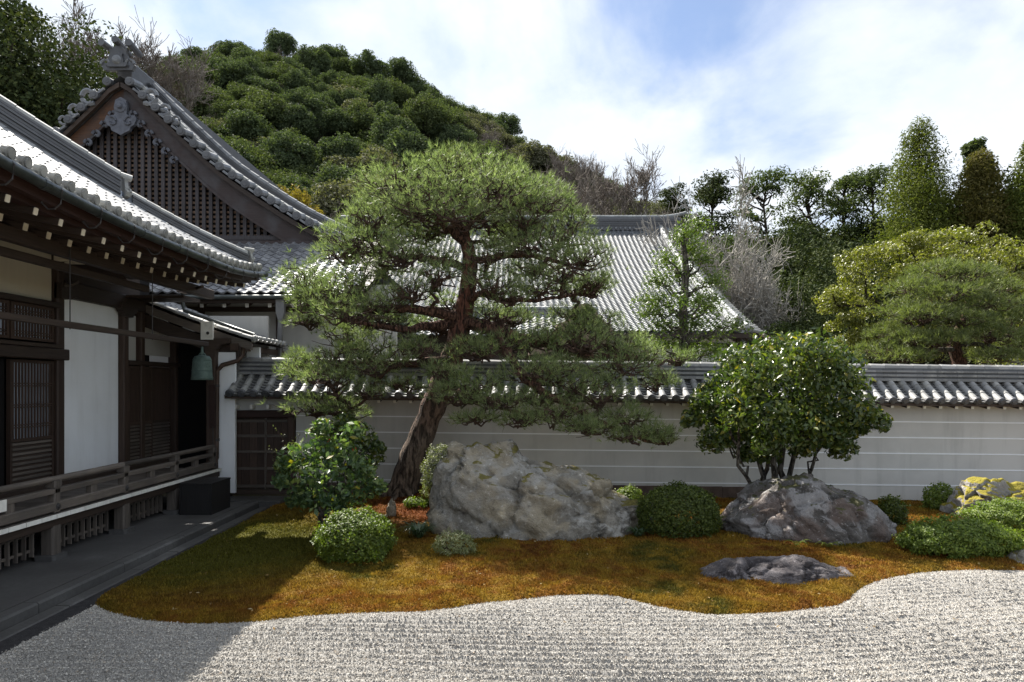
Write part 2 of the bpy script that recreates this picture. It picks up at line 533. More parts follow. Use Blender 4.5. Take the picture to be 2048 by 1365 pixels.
def mat_gravel(name, island):
    t = NT(name); v = t.obj()
    big = t.noise(v, .6, 4)
    if island:
        rnd = t.n('NewGeometry').outputs['Random Per Island']
        col = t.ramp(rnd, (0, (.15, .138, .122)), (.3, (.32, .296, .26)), (.65, (.45, .42, .37)), (.92, (.56, .525, .465)), (1, (.36, .28, .20)))
        return t.done(t.bsdf(t.mix(t.ramp(big, (.3, .18), (.7, 0.0)), col, (.30, .29, .27)), .75, .35, t.noise(v, 120, 3), .3, .004))
    f = t.noise(v, 60, 4, .7)
    col = t.ramp(f, (.3, (.16, .15, .14)), (.5, (.34, .325, .30)), (.7, (.50, .48, .45)))
    return t.done(t.bsdf(col, .9, .2, f, 1.0, .03))


def mat_bark(name, lo, hi, red=None, z0=0, z1=6, scale=9.0):
    t = NT(name)
    fur = t.noise(t.obj((1, 1, .22)), scale * 1.6, 5, .6, .8)
    pl = t.ramp(fur, (.40, 0.0), (.52, 1.0))
    n_ = t.noise(t.obj((1, 1, .5)), 22, 6, .65)
    col = t.ramp(n_, (.3, lo), (.7, hi))
    if red:
        sx = t.n('SeparateXYZ'); t.l(t.n('TexCoord').outputs['Object'], sx.inputs[0])
        k = t.math('ADD', sx.outputs['Z'], t.math('MULTIPLY', t.noise(t.obj(), 2.5, 4), 1.6))
        mr = t.n('MapRange'); t.l(k, mr.inputs[0]); mr.inputs[1].default_value = z0; mr.inputs[2].default_value = z1
        col = t.mix(mr.outputs[0], col, t.ramp(n_, (.3, scl(red, .55)), (.7, scl(red, 1.3))))
    col = t.mix(pl, scl(lo, .45), col)
    return t.done(t.bsdf(col, .9, .2, t.math('ADD', pl, t.math('MULTIPLY', n_, .6)), 1.0, .04))


M['bronze'] = mat_bronze()
M['stone_floor'] = mat_stone_floor()
M['rock_big'] = mat_rock('rock_big', (.13, .118, .098), (.36, .33, .275), (.58, .56, .51), (.13, .11, .018), .93, .9, (.52, .43, .28))
M['rock_two'] = mat_rock('rock_two', (.072, .065, .058), (.205, .188, .172), (.50, .48, .47), (.06, .06, .013), .90, .85, (.22, .15, .12))
M['rock_flat'] = mat_rock('rock_flat', (.05, .043, .044), (.12, .105, .107), (.27, .245, .25), (.06, .05, .012), 1.6, .5)
M['rock_mossy'] = mat_rock('rock_mossy', (.20, .185, .165), (.38, .36, .33), (.62, .60, .56), (.25, .21, .025), .46, 1.0, None, .8)
M['moss'] = mat_moss('moss')
M['moss_base'] = mat_moss('moss_base', True)
M['pebble'] = mat_gravel('pebble', True)
M['gravel_base'] = mat_gravel('gravel_base', False)
M['soil'] = mat_plain('soil', (.035, .033, .034), .9, .2, .4, 14, .6)
M['earth'] = mat_plain('earth', (.06, .05, .03), .95, .1, .5, .5, .5)
M['hill'] = mat_plain('hill', (.022, .026, .012), .95, .1, .5, .08, .5)
M['bark_pine'] = mat_bark('bark_pine', (.085, .062, .048), (.20, .15, .115), (.15, .066, .045), 2.2, 4.6, 7)
M['bark_limb'] = mat_bark('bark_limb', (.06, .036, .027), (.17, .088, .06), None, scale=16)
M['bark_twig'] = mat_plain('bark_twig', (.06, .038, .028), .9, .2, .35, 8, .5)
M['bark_grey'] = mat_bark('bark_grey', (.07, .06, .05), (.17, .15, .125), None, scale=14)
M['bark_pale'] = mat_plain('bark_pale', (.30, .28, .25), .9, .2, .3, 6, .4)
M['bark_bare'] = mat_plain('bark_bare', (.17, .145, .125), .9, .2, .3, 2, .3)
M['bark_dark'] = mat_plain('bark_dark', (.035, .027, .02), .9, .2, .3, 6, .4)
G = srgb
M['needle'] = mat_leaf('needle', [(.046, .070, .026), (.11, .145, .056), (.20, .235, .10), (.32, .345, .18)], .5, .40, .4, (1.15, 1.35, .75))
M['needle_pale'] = mat_leaf('needle_pale', [(.06, .08, .032), (.12, .145, .056), (.19, .21, .09)], .55, .28, .3)
M['leaf_camellia'] = mat_leaf('leaf_camellia', [(.018, .034, .011), (.036, .060, .016), (.068, .098, .022), (.14, .155, .03)], .36, .28, .5)
M['leaf_camellia_b'] = mat_leaf('leaf_camellia_b', [(.024, .050, .020), (.052, .092, .038), (.095, .145, .055), (.16, .20, .05)], .5, .3, .45)
M['leaf_yellow'] = mat_leaf('leaf_yellow', [(.14, .14, .012), (.28, .22, .02)], .4, .35)
M['leaf_box'] = mat_leaf('leaf_box', [(.040, .066, .010), (.085, .125, .016), (.15, .19, .022)], .52, .32, .4)
M['leaf_dark'] = mat_leaf('leaf_dark', [(.028, .042, .008), (.056, .078, .012), (.105, .13, .018)], .55, .3, .35)
M['leaf_azalea'] = mat_leaf('leaf_azalea', [(.055, .090, .018), (.11, .155, .026), (.19, .235, .04)], .55, .35, .35)
M['leaf_silver'] = mat_leaf('leaf_silver', [(.09, .11, .045), (.15, .17, .075), (.24, .25, .13)], .5, .25, .4)
M['leaf_camphor'] = mat_leaf('leaf_camphor', [(.060, .075, .010), (.115, .125, .016), (.175, .178, .038), (.225, .215, .06)], .42, .3, .45)
M['leaf_maki'] = mat_leaf('leaf_maki', [(.035, .062, .012), (.072, .11, .018), (.12, .155, .025)], .45, .28, .4)
M['leaf_cedar'] = mat_leaf('leaf_cedar', [(.038, .053, .013), (.080, .098, .022), (.14, .152, .035)], .8, .25, .08)
M['leaf_cedar_rust'] = mat_leaf('leaf_cedar_rust', [(.048, .050, .016), (.096, .086, .027), (.145, .120, .04)], .8, .25, .08)
M['leaf_pine_far'] = mat_leaf('leaf_pine_far', [(.026, .039, .016), (.056, .076, .030), (.105, .125, .048)], .8, .22, .08)
M['leaf_forest'] = mat_leaf('leaf_forest', [(.020, .030, .014), (.042, .056, .022), (.08, .092, .032)], .8, .08, .08, scale=.3)
M['leaf_hill_a'] = mat_leaf('leaf_hill_a', [(.030, .043, .024), (.060, .080, .042), (.115, .14, .070)], .8, .18, .08, scale=.3)
M['leaf_hill_b'] = mat_leaf('leaf_hill_b', [(.034, .047, .022), (.070, .088, .038), (.115, .135, .058)], .8, .18, .08, scale=.3)
M['leaf_hill_c'] = mat_leaf('leaf_hill_c', [(.042, .048, .028), (.10, .10, .062), (.20, .19, .13)], .8, .18, .08, scale=.3)
M['leaf_hill_d'] = mat_leaf('leaf_hill_d', [(.12, .095, .018), (.20, .15, .03), (.28, .21, .05)], .8, .15, .08, scale=.3)
M['leaf_grass'] = mat_leaf('leaf_grass', [(.016, .035, .014), (.035, .062, .024), (.06, .09, .035)], .35, .15, .5)
M['leaf_fern'] = mat_leaf('leaf_fern', [(.09, .12, .016), (.16, .19, .025)], .5, .35, .3)
M['petal'] = mat_leaf('petal', [(.42, .012, .02), (.62, .02, .035)], .5, .25, .3, (1.2, .6, .6))

# ------------------------------------------------------------------ the ground
WALL_Y = 15.5


def interp_smooth(x, xs, ys): return np.interp(x, xs, ys)


def ground_z(x, y):
    """height of the moss bed"""
    x = np.asarray(x, float); y = np.asarray(y, float)
    z = 0.03 + 0.36 * np.exp(-((x + 2.0) / 1.9) ** 2 - ((y - 14.6) / 1.7) ** 2)
    z = z + 0.16 * np.exp(-((x - 4.8) / 2.2) ** 2 - ((y - 13.4) / 1.5) ** 2)
    z = z + 0.07 * np.exp(-((x + 0.3) / 2.5) ** 2 - ((y - 10.6) / 1.3) ** 2)
    z = z + 0.05 * np.exp(-((x - 3.0) / 2.0) ** 2 - ((y - 10.6) / 1.2) ** 2)
    return z - .008 * np.clip(x - 6, 0, None)


EDGE_PX = [(186, 1207), (215, 1222), (270, 1236), (330, 1243), (390, 1247), (450, 1246), (520, 1242), (600, 1232), (700, 1225), (780, 1224), (850, 1222), (910, 1214), (950, 1207),
           (1000, 1202), (1040, 1199), (1085, 1193), (1120, 1190), (1180, 1187), (1215, 1189), (1250, 1195), (1300, 1208), (1350, 1219), (1400, 1226), (1440, 1228), (1500, 1227), (1560, 1223),
           (1620, 1217), (1660, 1213), (1682, 1208), (1698, 1199), (1709, 1187), (1722, 1176), (1740, 1167), (1757, 1161), (1789, 1153), (1834, 1145), (1888, 1141), (1955, 1139), (2048, 1141)]
EDGE = np.array([((px - 1024) / F * (EYE * F / (py - 772)), EYE * F / (py - 772)) for px, py in EDGE_PX])
EDGE = np.vstack([[(-5.02, EDGE[0, 1] + .2)], EDGE, [(9.5, 9.55), (14.0, 9.3)]])
# gravel / moss outline, smoothed
tt = np.linspace(0, len(EDGE) - 1, 240)
EDGE = np.stack([np.interp(tt, np.arange(len(EDGE)), EDGE[:, i]) for i in (0, 1)], 1)
kk = np.exp(-np.linspace(-1.8, 1.8, 9) ** 2); kk /= kk.sum()
ep = np.pad(EDGE, ((4, 4), (0, 0)), mode='edge')
EDGE = np.stack([np.convolve(ep[:, i], kk, 'valid') for i in (0, 1)], 1)


def edge_y(x): return np.interp(x, EDGE[:, 0], EDGE[:, 1])


MB().add([(-900, -300, -.22), (900, -300, -.22), (900, 900, -.22), (-900, 900, -.22)], [(0, 1, 2, 3)]).obj('ground', M['earth'], kind='structure')

# gravel: a raked bed (heightfield) with pebbles on it


def rake(x, y):
    p = (y + .10 * np.sin(x * .55 + .6) - .05 * np.clip(x - 2, 0, None) ** 1.5) * 2 * math.pi / .14
    return .030 * (1 - 2 * np.abs(np.sin(p / 2)) ** .8) * (.8 + .2 * np.sin(x * 1.3 + y * 2.1)) * np.clip((edge_y(x) - y) / .3, .12, 1) * np.clip((x + 5.0) / .35, .1, 1)





gx = np.linspace(-5.0, 14, 90); gy = np.linspace(3.0, 10.4, 520)
GX, GY = np.meshgrid(gx, gy, indexing='ij')
GZ = rake(GX, GY) - .012
ii = np.arange(89)[:, None] * 520 + np.arange(519)[None]
MB().box(-5.0, 14, -6, 3.0, -.2, -.012).add(np.stack([GX, GY, GZ], -1).reshape(-1, 3), np.stack([ii, ii + 520, ii + 521, ii + 1], -1).reshape(-1, 4)).obj('gravel_bed', M['gravel_base'], kind='structure', smooth=True)

NP = 180000
yy = 5.55 + (10.0 - 5.55) * rng.random(NP * 3) ** 1.25
xx = (rng.random(NP * 3) * 2 - 1) * (yy * .765 + .15)
ok = (xx > -4.99) & (yy < edge_y(xx) + .03)
xx = xx[ok][:NP]; yy = yy[ok][:NP]
n = len(xx)
octv = np.array([(1, 0, -.5), (-1, 0, -.5), (0, 1, -.5), (0, -1, -.5), (0, 0, 1)], float)
octf = np.array([(0, 2, 4), (2, 1, 4), (1, 3, 4), (3, 0, 4)])
sz = .0046 + .0056 * rng.random(n) ** 1.7
V = octv[None] * (1 + .35 * rng.normal(size=(n, 5, 1)).clip(-1.2, 1.2)) * sz[:, None, None] * (np.array([1.15, 1.0, .72]) * (1 + .2 * rng.normal(size=(n, 1, 3))))
a = rng.random(n) * 6.283; ca, sa = np.cos(a)[:, None], np.sin(a)[:, None]
V = np.stack([V[..., 0] * ca - V[..., 1] * sa, V[..., 0] * sa + V[..., 1] * ca, V[..., 2] + .5 * V[..., 0] * rng.normal(size=(n, 1))], -1)
V += np.stack([xx, yy, rake(xx, yy) - .012 + sz * (.25 + .5 * rng.random(n))], -1)[:, None]
MB().add(V.reshape(-1, 3), (np.arange(n)[:, None, None] * 5 + octf[None]).reshape(-1, 3)).obj('gravel', M['pebble'], label='pale grey raked gravel of the dry garden', kind='stuff', cat='gravel')

# moss bed
mxg = np.linspace(-5.06, 14, 260)
rows = 90
Vm = []
for x in mxg:
    y0 = edge_y(x); t = np.linspace(0, 1, rows) ** 1.25
    ys = y0 + t * (15.75 - y0)
    xs = np.full(rows, x)
    zb = ground_z(xs, ys) + .03 * np.array([mnoise.noise((x * 2.2, yv * 2.2, 1.0)) for yv in ys]) * np.clip((ys - y0) * 3, 0, 1)
    zb = np.where(ys - y0 < .16, -.03 + (zb + .03) * np.sqrt(np.clip((ys - y0) / .16, 0, 1)), zb)
    Vm.append(np.stack([xs, ys, zb], -1))
Vm = np.array(Vm)
ii = np.arange(259)[:, None] * rows + np.arange(rows - 1)[None]
MB().add(Vm.reshape(-1, 3), np.stack([ii, ii + rows, ii + rows + 1, ii + 1], -1).reshape(-1, 4)).obj('moss_bed', M['moss_base'], kind='structure', smooth=True)
# moss shoots
NB = 200000
yy = 7.5 + 7.8 * rng.random(NB * 2) ** 1.7
xx = (rng.random(NB * 2) * 2 - 1) * (yy * .77 + .2)
ok = (xx > -5.05) & (xx < 13) & (yy > edge_y(xx) - .01) & (yy < 15.3)
xx = xx[ok][:NB]; yy = yy[ok][:NB]; n = len(xx)
d0 = np.clip((yy - edge_y(xx)) / .16, 0, 1)
bump_ = .03 * np.array([mnoise.noise((x_ * 2.2, y_ * 2.2, 1.0)) for x_, y_ in zip(xx, yy)]) * np.clip((yy - edge_y(xx)) * 3, 0, 1)
zz = -.03 + (ground_z(xx, yy) + bump_ + .03) * np.sqrt(d0)
cl_ = np.array([mnoise.noise((x_ * 3.1, y_ * 3.1, 4.0)) for x_, y_ in zip(xx, yy)])
hh = (.016 + .016 * rng.random(n)) * (1 + .55 * cl_) * (1 + (yy - 8) * .05)
w = hh * (.30 + .25 * rng.random(n)); a = rng.random(n) * 6.283
dx, dy = np.cos(a), np.sin(a)
lean = rng.normal(size=(n, 2)) * .45
b0 = np.stack([xx - dx * w, yy - dy * w, zz - .008], -1); b1 = np.stack([xx + dx * w, yy + dy * w, zz - .008], -1)
tp = np.stack([xx + lean[:, 0] * hh, yy + lean[:, 1] * hh, zz + hh], -1)
MB().add(np.stack([b0, b1, tp], 1).reshape(-1, 3), np.arange(n * 3).reshape(-1, 3)).obj('moss', M['moss'], label='golden brown moss covering the garden bed', kind='stuff', cat='moss')

# paved walkway along the hall, its kerb, the drip stones and the dark strip
mb = MB()
mb.box(-8.6, -5.62, -4, 15.35, -.2, .116)
mb.box(-5.62, -4.95, 14.62, 15.42, -.2, .112)
mb.obj('walkway', M['stone_floor'], kind='structure')
wk = bpy.data.objects['walkway']
yk = -4.0
while yk < 15.3:
    ln = 1.7 + .9 * random.random(); y2 = min(yk + ln, 15.4)
    if y2 > 5:
        MB().bar((-5.515, yk + .006, .02), (-5.515, y2 - .006, .02), .20, .20 + .006 * random.random()).obj('kerb_stone', M['stone_floor'], wk)
    yk = y2
yk = 5.0
while yk < 14.6:
    ln = .9 + .8 * random.random(); y2 = min(yk + ln, 14.7)
    MB().bar((-5.30, yk + .008, -.055), (-5.30, y2 - .008, -.055), .19, .13 + .01 * random.random()).obj('drip_stone', M['stone_floor'], wk)
    yk = y2
MB().box(-5.21, -4.965, -4, 14.7, -.2, -.004).obj('soil_strip', M['soil'], kind='structure')
yk = 14.66
MB().bar((-6.4, 14.72, .117), (-4.96, 14.72, .117), .22, .03, ).obj('threshold_slab', M['stone_floor'], wk)

# ================================================================== the hall on the left (with the veranda)
SEMI = [(.5 - .5 * math.cos(a), math.sin(a)) for a in np.linspace(0, math.pi, 9)]


def semi(r): return [(p[0], p[1] * r) for p in SEMI]


CONC = [(0, .02), (.18, -.012), (.5, -.026), (.82, -.012), (1, .02)]
WAVE = [(0, .012), (.12, .035), (.24, .044), (.36, .03), (.5, .0), (.68, -.016), (.86, -.008), (1, .012)]

hall = thing('temple_hall', 'dark timber temple hall with white plaster walls, tiled eave and open veranda', 'temple hall', (-8.3, 9.0, 0))
EX = -5.45          # eave edge


def gut_z(Y):
    Y = np.asarray(Y, float)
    return 4.82 + .15 * np.clip((10.8 - Y) / 3.6, 0, 1.4) ** 2 + .16 * np.clip((Y - 12.5) / 2.1, 0, 2) ** 2


def fA(u, s, h):
    u = np.asarray(u, float); s = np.asarray(s, float); h = np.asarray(h, float)
    z = 4.93 + (gut_z(u) - 4.82) * np.clip(1 - s / 5, 0, 1) + .555 * s + .026 * s * s
    return np.stack([EX - s + .48 * h, u + 0 * s, z + .89 * h], -1)


DU = .252
YEND = 14.78
mb = MB()
nrows = int((YEND - 1.0) / DU)
st = MB(); flat = MB()
parts_a = 0
for i in range(nrows):
    yc = YEND - .12 - i * DU
    smax = min(YEND - yc + .05, 5.2)
    nt_ = max(1, int(smax / .30))
    for k in range(nt_):
        one = 6.6 < yc and k < 9 and parts_a < 285
        if one:
            t1 = MB(); tile_field(t1, fA, yc - .075, .15, 1, k * .30, .30, 1, semi(.075), .012, .03, .004)
            if k == 0:
                c0 = fA(yc, -.01, .05)
                t1.lathe([(0, .035), (.052, .035), (.055, .02), (.078, .02), (.084, 0), (.084, -.05)], c0, 14, axis=(1, 0, -.25), mi=1)
            t1.obj('barrel_tile', [M['tile_hall'], M['tile_end']], hall, smooth=False); parts_a += 1
        else:
            tile_field(st, fA, yc - .075, .15, 1, k * .30, .30, 1, semi(.075), .012, .03, .004)
    nf = max(1, int(smax / .22))
    tile_field(flat, fA, yc - .075 - (DU - .15) - .02, DU - .11, 1, 0.0, .22, nf, CONC, .03, .035)
    # pendent eave tile between the barrels
    if yc > 6.4:
        c0 = fA(yc - DU / 2, -.005, .0)
        MB().bar(c0 + [0, -.062, -.02], c0 + [0, .062, -.02], .03, .085).obj('eave_tile', M['tile_end'], hall)
st.obj('upper_barrel_tiles', M['tile_hall_i'], hall, kind='stuff')
flat.obj('pan_tiles', M['tile_hall_i'], hall, kind='stuff')
# roof body under the tiles, and the slope on the far side of the hip
ys = np.linspace(-1, YEND, 24); ss = np.linspace(0, 8, 12)
U_, S_ = np.meshgrid(ys, ss, indexing='ij'); S2 = np.minimum(S_, np.maximum(YEND - U_, 0.0) + .02)
P1 = fA(U_, S2, -.04 + 0 * U_)
ii = np.arange(23)[:, None] * 12 + np.arange(11)[None]
mb = MB().add(P1.reshape(-1, 3), np.stack([ii, ii + 12, ii + 13, ii + 1], -1).reshape(-1, 4))
P2 = np.stack([EX - U_ * 0 - (np.linspace(0, 10, 24))[:, None] + 0 * S_, YEND - np.minimum(S_, np.linspace(0, 10, 24)[:, None]), 4.9 + .555 * np.minimum(S_, np.linspace(0, 10, 24)[:, None]) + .026 * np.minimum(S_, np.linspace(0, 10, 24)[:, None]) ** 2], -1)
mb.add(P2.reshape(-1, 3), np.stack([ii, ii + 12, ii + 13, ii + 1], -1).reshape(-1, 4))
mb.obj('roof', M['tile_hall_i'], hall)

# hip ridge: stacked courses, cap tiles, blue-grey strip at its foot


def hipP(t, dz=0.0, side=0.0):
    t = np.asarray(t, float)
    p = fA(YEND - t, t, 0 * t)
    p[..., 2] += dz
    p[..., 0] += side * .707; p[..., 1] += side * .707
    return p


def ridge(parent, pathf, t0, t1, courses, w, th, cap_r, cap_l, name='ridge', mat='tile_ridge_i', capmat='tile_cap', cap_scale=1.0):
    ts = np.linspace(t0, t1, 26)
    for c in range(courses):
        mb = MB(); hw = w * (1.0 if c % 2 == 0 else .88)
        for q in range(0, 25, 5):
            P = pathf(ts[q:q + 6])
            mb.sweep(P, [(-hw, c * th), (hw, c * th), (hw, c * th + th * .72), (-hw, c * th + th * .72)])
        mb.obj(name + '_course', M[mat], parent)
    mb = MB().sweep(pathf(ts), [(-w * .8, -.1), (w * .8, -.1), (w * .8, courses * th - .01), (-w * .8, courses * th - .01)])
    mb.obj(name + '_core', M['tile_ridge'], parent)
    nn = int(abs(np.linalg.norm(pathf(np.array([t1]))[0] - pathf(np.array([t0]))[0])) / cap_l)
    tq = np.linspace(t0, t1, nn + 1)
    for i in range(nn):
        a, b = pathf(np.array([tq[i], tq[i + 1] + (tq[1] - tq[0]) * .05]))
        up = np.array([0, 0, courses * th])
        d = b - a; d /= np.linalg.norm(d)
        MB().tube([a + up, a + up + d * .01, b + up - d * .05, b + up], [cap_r * 1.0, cap_r * 1.12, cap_r * 1.04, cap_r * .98], 10).obj(name + '_cap_tile', M[capmat], parent)


ridge(hall, lambda t: hipP(t, .06), 1.95, 6.5, 6, .17, .062, .095, .30)
ridge(hall, lambda t: hipP(t, .04), .22, 1.80, 3, .13, .055, .08, .26, name='lower_ridge')
for i in range(16):
    ta, tb = 1.4 + i * .32, 1.4 + (i + 1) * .32 - .012
    P = hipP(np.linspace(ta, tb, 3), .0)
    P[:, 0] += .10; P[:, 1] -= .10 * 0
    MB().sweep(P, [(.02, .07), (.02, .10), (-.0, .10)] if False else [(-.02, .02), (.26, .0), (.26, .035), (-.02, .13)], side=(.7071, .7071, -.12)).obj('ridge_flashing', M['flashing'], hall)

OGRE = [(-.30, 0), (-.36, .10), (-.30, .17), (-.22, .13), (-.22, .24), (-.17, .38), (-.20, .47), (-.12, .45), (-.06, .52), (.06, .52), (.12, .45), (.20, .47), (.17, .38), (.22, .24), (.22, .13), (.30, .17), (.36, .10), (.30, 0)]


def ogre_tile(parent, o, d, s=1.0, rolls=True, mats=('tile_end', 'tile_cap')):
    """ridge-end ornament: face plate with horns, boss, and the barrel that juts out on top"""
    o = np.array(o, float); d = np.array(d, float); d /= np.linalg.norm(d)
    sx = np.cross(d, (0, 0, 1.0)); sx /= np.linalg.norm(sx); up = np.array([0, 0, 1.0])
    mb = MB().prism([(p[0] * s, p[1] * s) for p in OGRE], o, sx, up, d * .09 * s)
    mb.prism([(p[0] * s * .62, p[1] * s * .62 + .05 * s) for p in OGRE], o + d * .09 * s, sx, up, d * .05 * s)
    root = mb.obj('ridge_end_tile', M[mats[0]], parent)
    MB().lathe([(0, .07 * s), (.06 * s, .06 * s), (.10 * s, .02 * s), (.11 * s, 0)], o + d * .13 * s + up * .2 * s, 12, axis=d).obj('boss', M[mats[1]], root)
    for sg in (-1, 1):
        th = np.linspace(0, 4.6, 12); rr = np.linspace(.12, .03, 12) * s
        P = [o + sx * sg * (.24 * s + r_ * math.cos(t_)) + up * (.12 * s + r_ * math.sin(t_)) + d * .1 * s for t_, r_ in zip(th, rr)]
        MB().tube(P, .028 * s, 6).obj('scroll', M[mats[1]], root)
    if rolls:
        MB().tube([o - d * .2 * s + up * .53 * s, o + d * .22 * s + up * .60 * s], [.075 * s, .085 * s], 10).obj('jutting_barrel', M[mats[1]], root)
    return root


q = hipP(np.array([1.9]), .06)[0]; ogre_tile(hall, q, (1, 1, -.5), .75)
q = hipP(np.array([.18]), .05)[0]; ogre_tile(hall, q, (1, 1, -.3), .5)

# gutter, brackets
ys = np.linspace(5.5, 14.9, 30)
gx_ = EX + .07
gp = np.stack([np.full(30, gx_), ys, gut_z(ys)], -1)
gut = MB().tube(gp, .066, 10).obj('gutter', M['gutter'], hall, smooth=True)
for Y in np.arange(6.8, 14.8, 1.05):
    z = float(gut_z(Y))
    MB().tube([(gx_, Y - .05, z), (gx_, Y + .05, z)], .072, 12).obj('joint_band', M['gutter'], gut)
for Y in np.arange(6.5, 14.8, .78):
    z = float(gut_z(Y))
    P = [(gx_ + .03, Y, z + .05), (gx_ + .075, Y, z), (gx_ + .05, Y, z - .16), (gx_ - .02, Y, z - .22), (gx_ - .10, Y, z - .22), (gx_ - .17, Y, z - .15), (gx_ - .18, Y, z - .06)]
    MB().tube(P, .010, 6).obj('hook', M['iron'], gut)
# fascia boards
for dx, dz, w_, h_, m_ in ((-.12, -.05, .10, .16, 'wood_red'), (-.30, -.13, .12, .10, 'wood_red'), (-.02, .04, .10, .05, 'wood_dark')):
    P = np.stack([np.full(30, EX + dx), ys, gut_z(ys) + dz], -1)
    MB().sweep(P, [(-w_/2, -h_/2), (w_/2, -h_/2), (w_/2, h_/2), (-w_/2, h_/2)]).obj('fascia_board', M[m_], hall)
# soffit
P = np.array([[(EX - .2, y, float(gut_z(y)) + .02), (-8.5, y, 5.42)] for y in np.linspace(4, 14.6, 20)])
ii = np.arange(19)[:, None] * 2
MB().add(P.reshape(-1, 3), np.concatenate([ii, ii + 2, ii + 3, ii + 1], 1)).obj('soffit', M['wood_dark_x'], hall)
# rafters in two rows, their ends painted cream
for Y in np.arange(6.3, 14.6, .45):
    z = float(gut_z(Y))
    for x0, x1, z0, z1, s_ in ((-5.66, -7.3, z - .235, z + .12, .085), (-6.42, -8.35, z - .16, z + .22, .10)):
        r_ = MB().bar((x0, Y, z0), (x1, Y, z1), s_ * .8, s_).obj('rafter', M['wood_dark_x'], hall)
        MB().bar((x0 + .003, Y, z0), (x0 + .012, Y, z0 - .002), s_ * .82, s_ * 1.02).obj('painted_tip', M['rafter_tip'], r_)
MB().bar((-6.62, 4, 4.60), (-6.62, 15.0, 4.60), .16, .20).obj('eave_purlin', M['wood_dark'], hall)
MB().bar((-6.95, 4, 4.42), (-6.95, 13.0, 4.44), .10, .12).obj('eave_purlin', M['wood_dark'], hall)

# wall plane at X = -8.3
WX = -8.3


def panel(name, y0, y1, z0, z1, m, dx=0.0, th=.06, parent=hall, label=None):
    return MB().box(WX - th + dx, WX + dx, y0, y1, z0, z1).obj(name, M[m], parent, label=label)


MB().box(-13.5, WX - .2, 2, 16.0, -.1, 5.3).obj('interior_shade_box', M['dark'], hall)  # solid near-black box, stands in for the darkness of the interior
panel('plaster_panel', 6.0, 12.33, 4.10, 5.2, 'plaster_cream', -.02, label='cream plaster panel above the lattice window')
panel('plaster_panel', 12.53, 14.42, .70, 4.23, 'plaster_white', -.02, label='tall white plaster panel')
panel('plaster_panel', 14.64, 15.10, 3.07, 4.14, 'plaster_grey', -.02)
panel('plaster_panel', 15.30, 16.60, 3.30, 4.12, 'plaster_grey', -.02)
panel('board_wall', 12.4, 15.3, 4.23, 5.5, 'wood_dark', -.04)
for y in (9.0, 10.55, 12.43, 14.53):
    MB().bar((WX, y, .1), (WX, y, 5.3 if y < 13 else 4.5), .20, .20, up=(0, 1, 0)).obj('column', M['wood_dark_z'], hall)
for y, z0 in ((15.2, .8), (16.72, .8)):
    MB().bar((WX, y, z0), (WX, y, 4.4), .19, .16, up=(0, 1, 0)).obj('post', M['wood_dark_z'], hall)
for (y0, y1, z, h_, dx) in ((5, 12.4, 4.055, .10, .05), (5, 12.56, 3.165, .20, .09), (5, 12.4, 3.31, .07, .05), (12.5, 17.0, 4.38, .30, .06), (5, 12.4, 5.12, .16, .05), (14.6, 17, 3.10, .10, .05), (5, 17, .82, .10, .05)):
    MB().bar((WX + dx, y0, z), (WX + dx, y1, z), .14, h_).obj('beam', M['wood_dark'], hall)
for y, z in ((12.43, 4.25), (14.53, 4.12), (16.72, 4.1)):      # scrolled brackets under the beams
    pts = [(-.30, .22), (-.30, .10), (-.25, .04), (-.18, .02), (-.13, -.06), (.13, -.06), (.18, .02), (.25, .04), (.30, .10), (.30, .22)]
    if y < 13: pts = [(-.1, .22), (-.1, -.06), (.18, -.06), (.28, .0), (.36, .0), (.45, .09), (.45, .22)]
    MB().prism(pts, (WX + .03, y, z), (0, 1, 0), (0, 0, 1), (.14, 0, 0)).obj('bracket', M['wood_dark'], hall)
for y in (12.35, 12.62):
    MB().bar((WX + .05, y, 4.93), (WX + .42, y, 4.93), .12, .16).obj('beam_end', M['rafter_tip'], hall)
MB().tube([(WX + .1, 12.43, 4.42), (WX + .3, 12.43, 4.43), (WX + .42, 12.43, 4.5)], [.05, .018, .022], 8).obj('peg', M['wood_grey_x'], hall)


def lattice(name, y0, y1, z0, z1, parent, nb, hb=(), lower=None, dx=.0, frame='wood_dark_z', paper='paper', label=None):
    """sliding lattice: frame, paper, upright bars, cross bars; slatted lower board"""
    w = .05
    root = MB().box(WX + dx - .02, WX + dx, y0 + .01, y1 - .01, z0 + .01, z1 - .01).obj(name, M[paper], parent, label=label)
    fr = MB()
    for ya in (y0, y1 - w): fr.box(WX + dx - .03, WX + dx + .04, ya, ya + w, z0, z1)
    for za in (z0, z1 - w): fr.box(WX + dx - .028, WX + dx + .038, y0 + w, y1 - w, za, za + w)
    fr.obj('frame', M[frame], root)
    lz = z0 + w
    if lower:
        lz = lower + w
        MB().box(WX + dx - .025, WX + dx + .042, y0 + w, y1 - w, lower, lz).obj('rail', M[frame], root)
        MB().box(WX + dx - .01, WX + dx + .005, y0 + w, y1 - w, z0 + w, lower).obj('board', M['wood_dark'], root)
        ns = int((lower - z0 - w) / .075)
        for i in range(ns):
            zc = z0 + w + (i + .5) * (lower - z0 - w) / ns
            MB().bar((WX + dx + .018, y0 + w, zc), (WX + dx + .018, y1 - w, zc), .03, .042).obj('slat', M['wood_grey'], root)
    bars = MB()
    for i in range(nb):
        yc = y0 + w + (i + .5) * (y1 - y0 - 2 * w) / nb
        bars.box(WX + dx + .005, WX + dx + .028, yc - .012, yc + .012, lz, z1 - w)
    for zc in hb:
        for o_ in (-.022, .022):
            bars.box(WX + dx + .012, WX + dx + .034, y0 + w, y1 - w, zc + o_ - .008, zc + o_ + .008)
    bars.obj('lattice_bars', M['wood_dark_z'], root, kind='stuff')
    return root


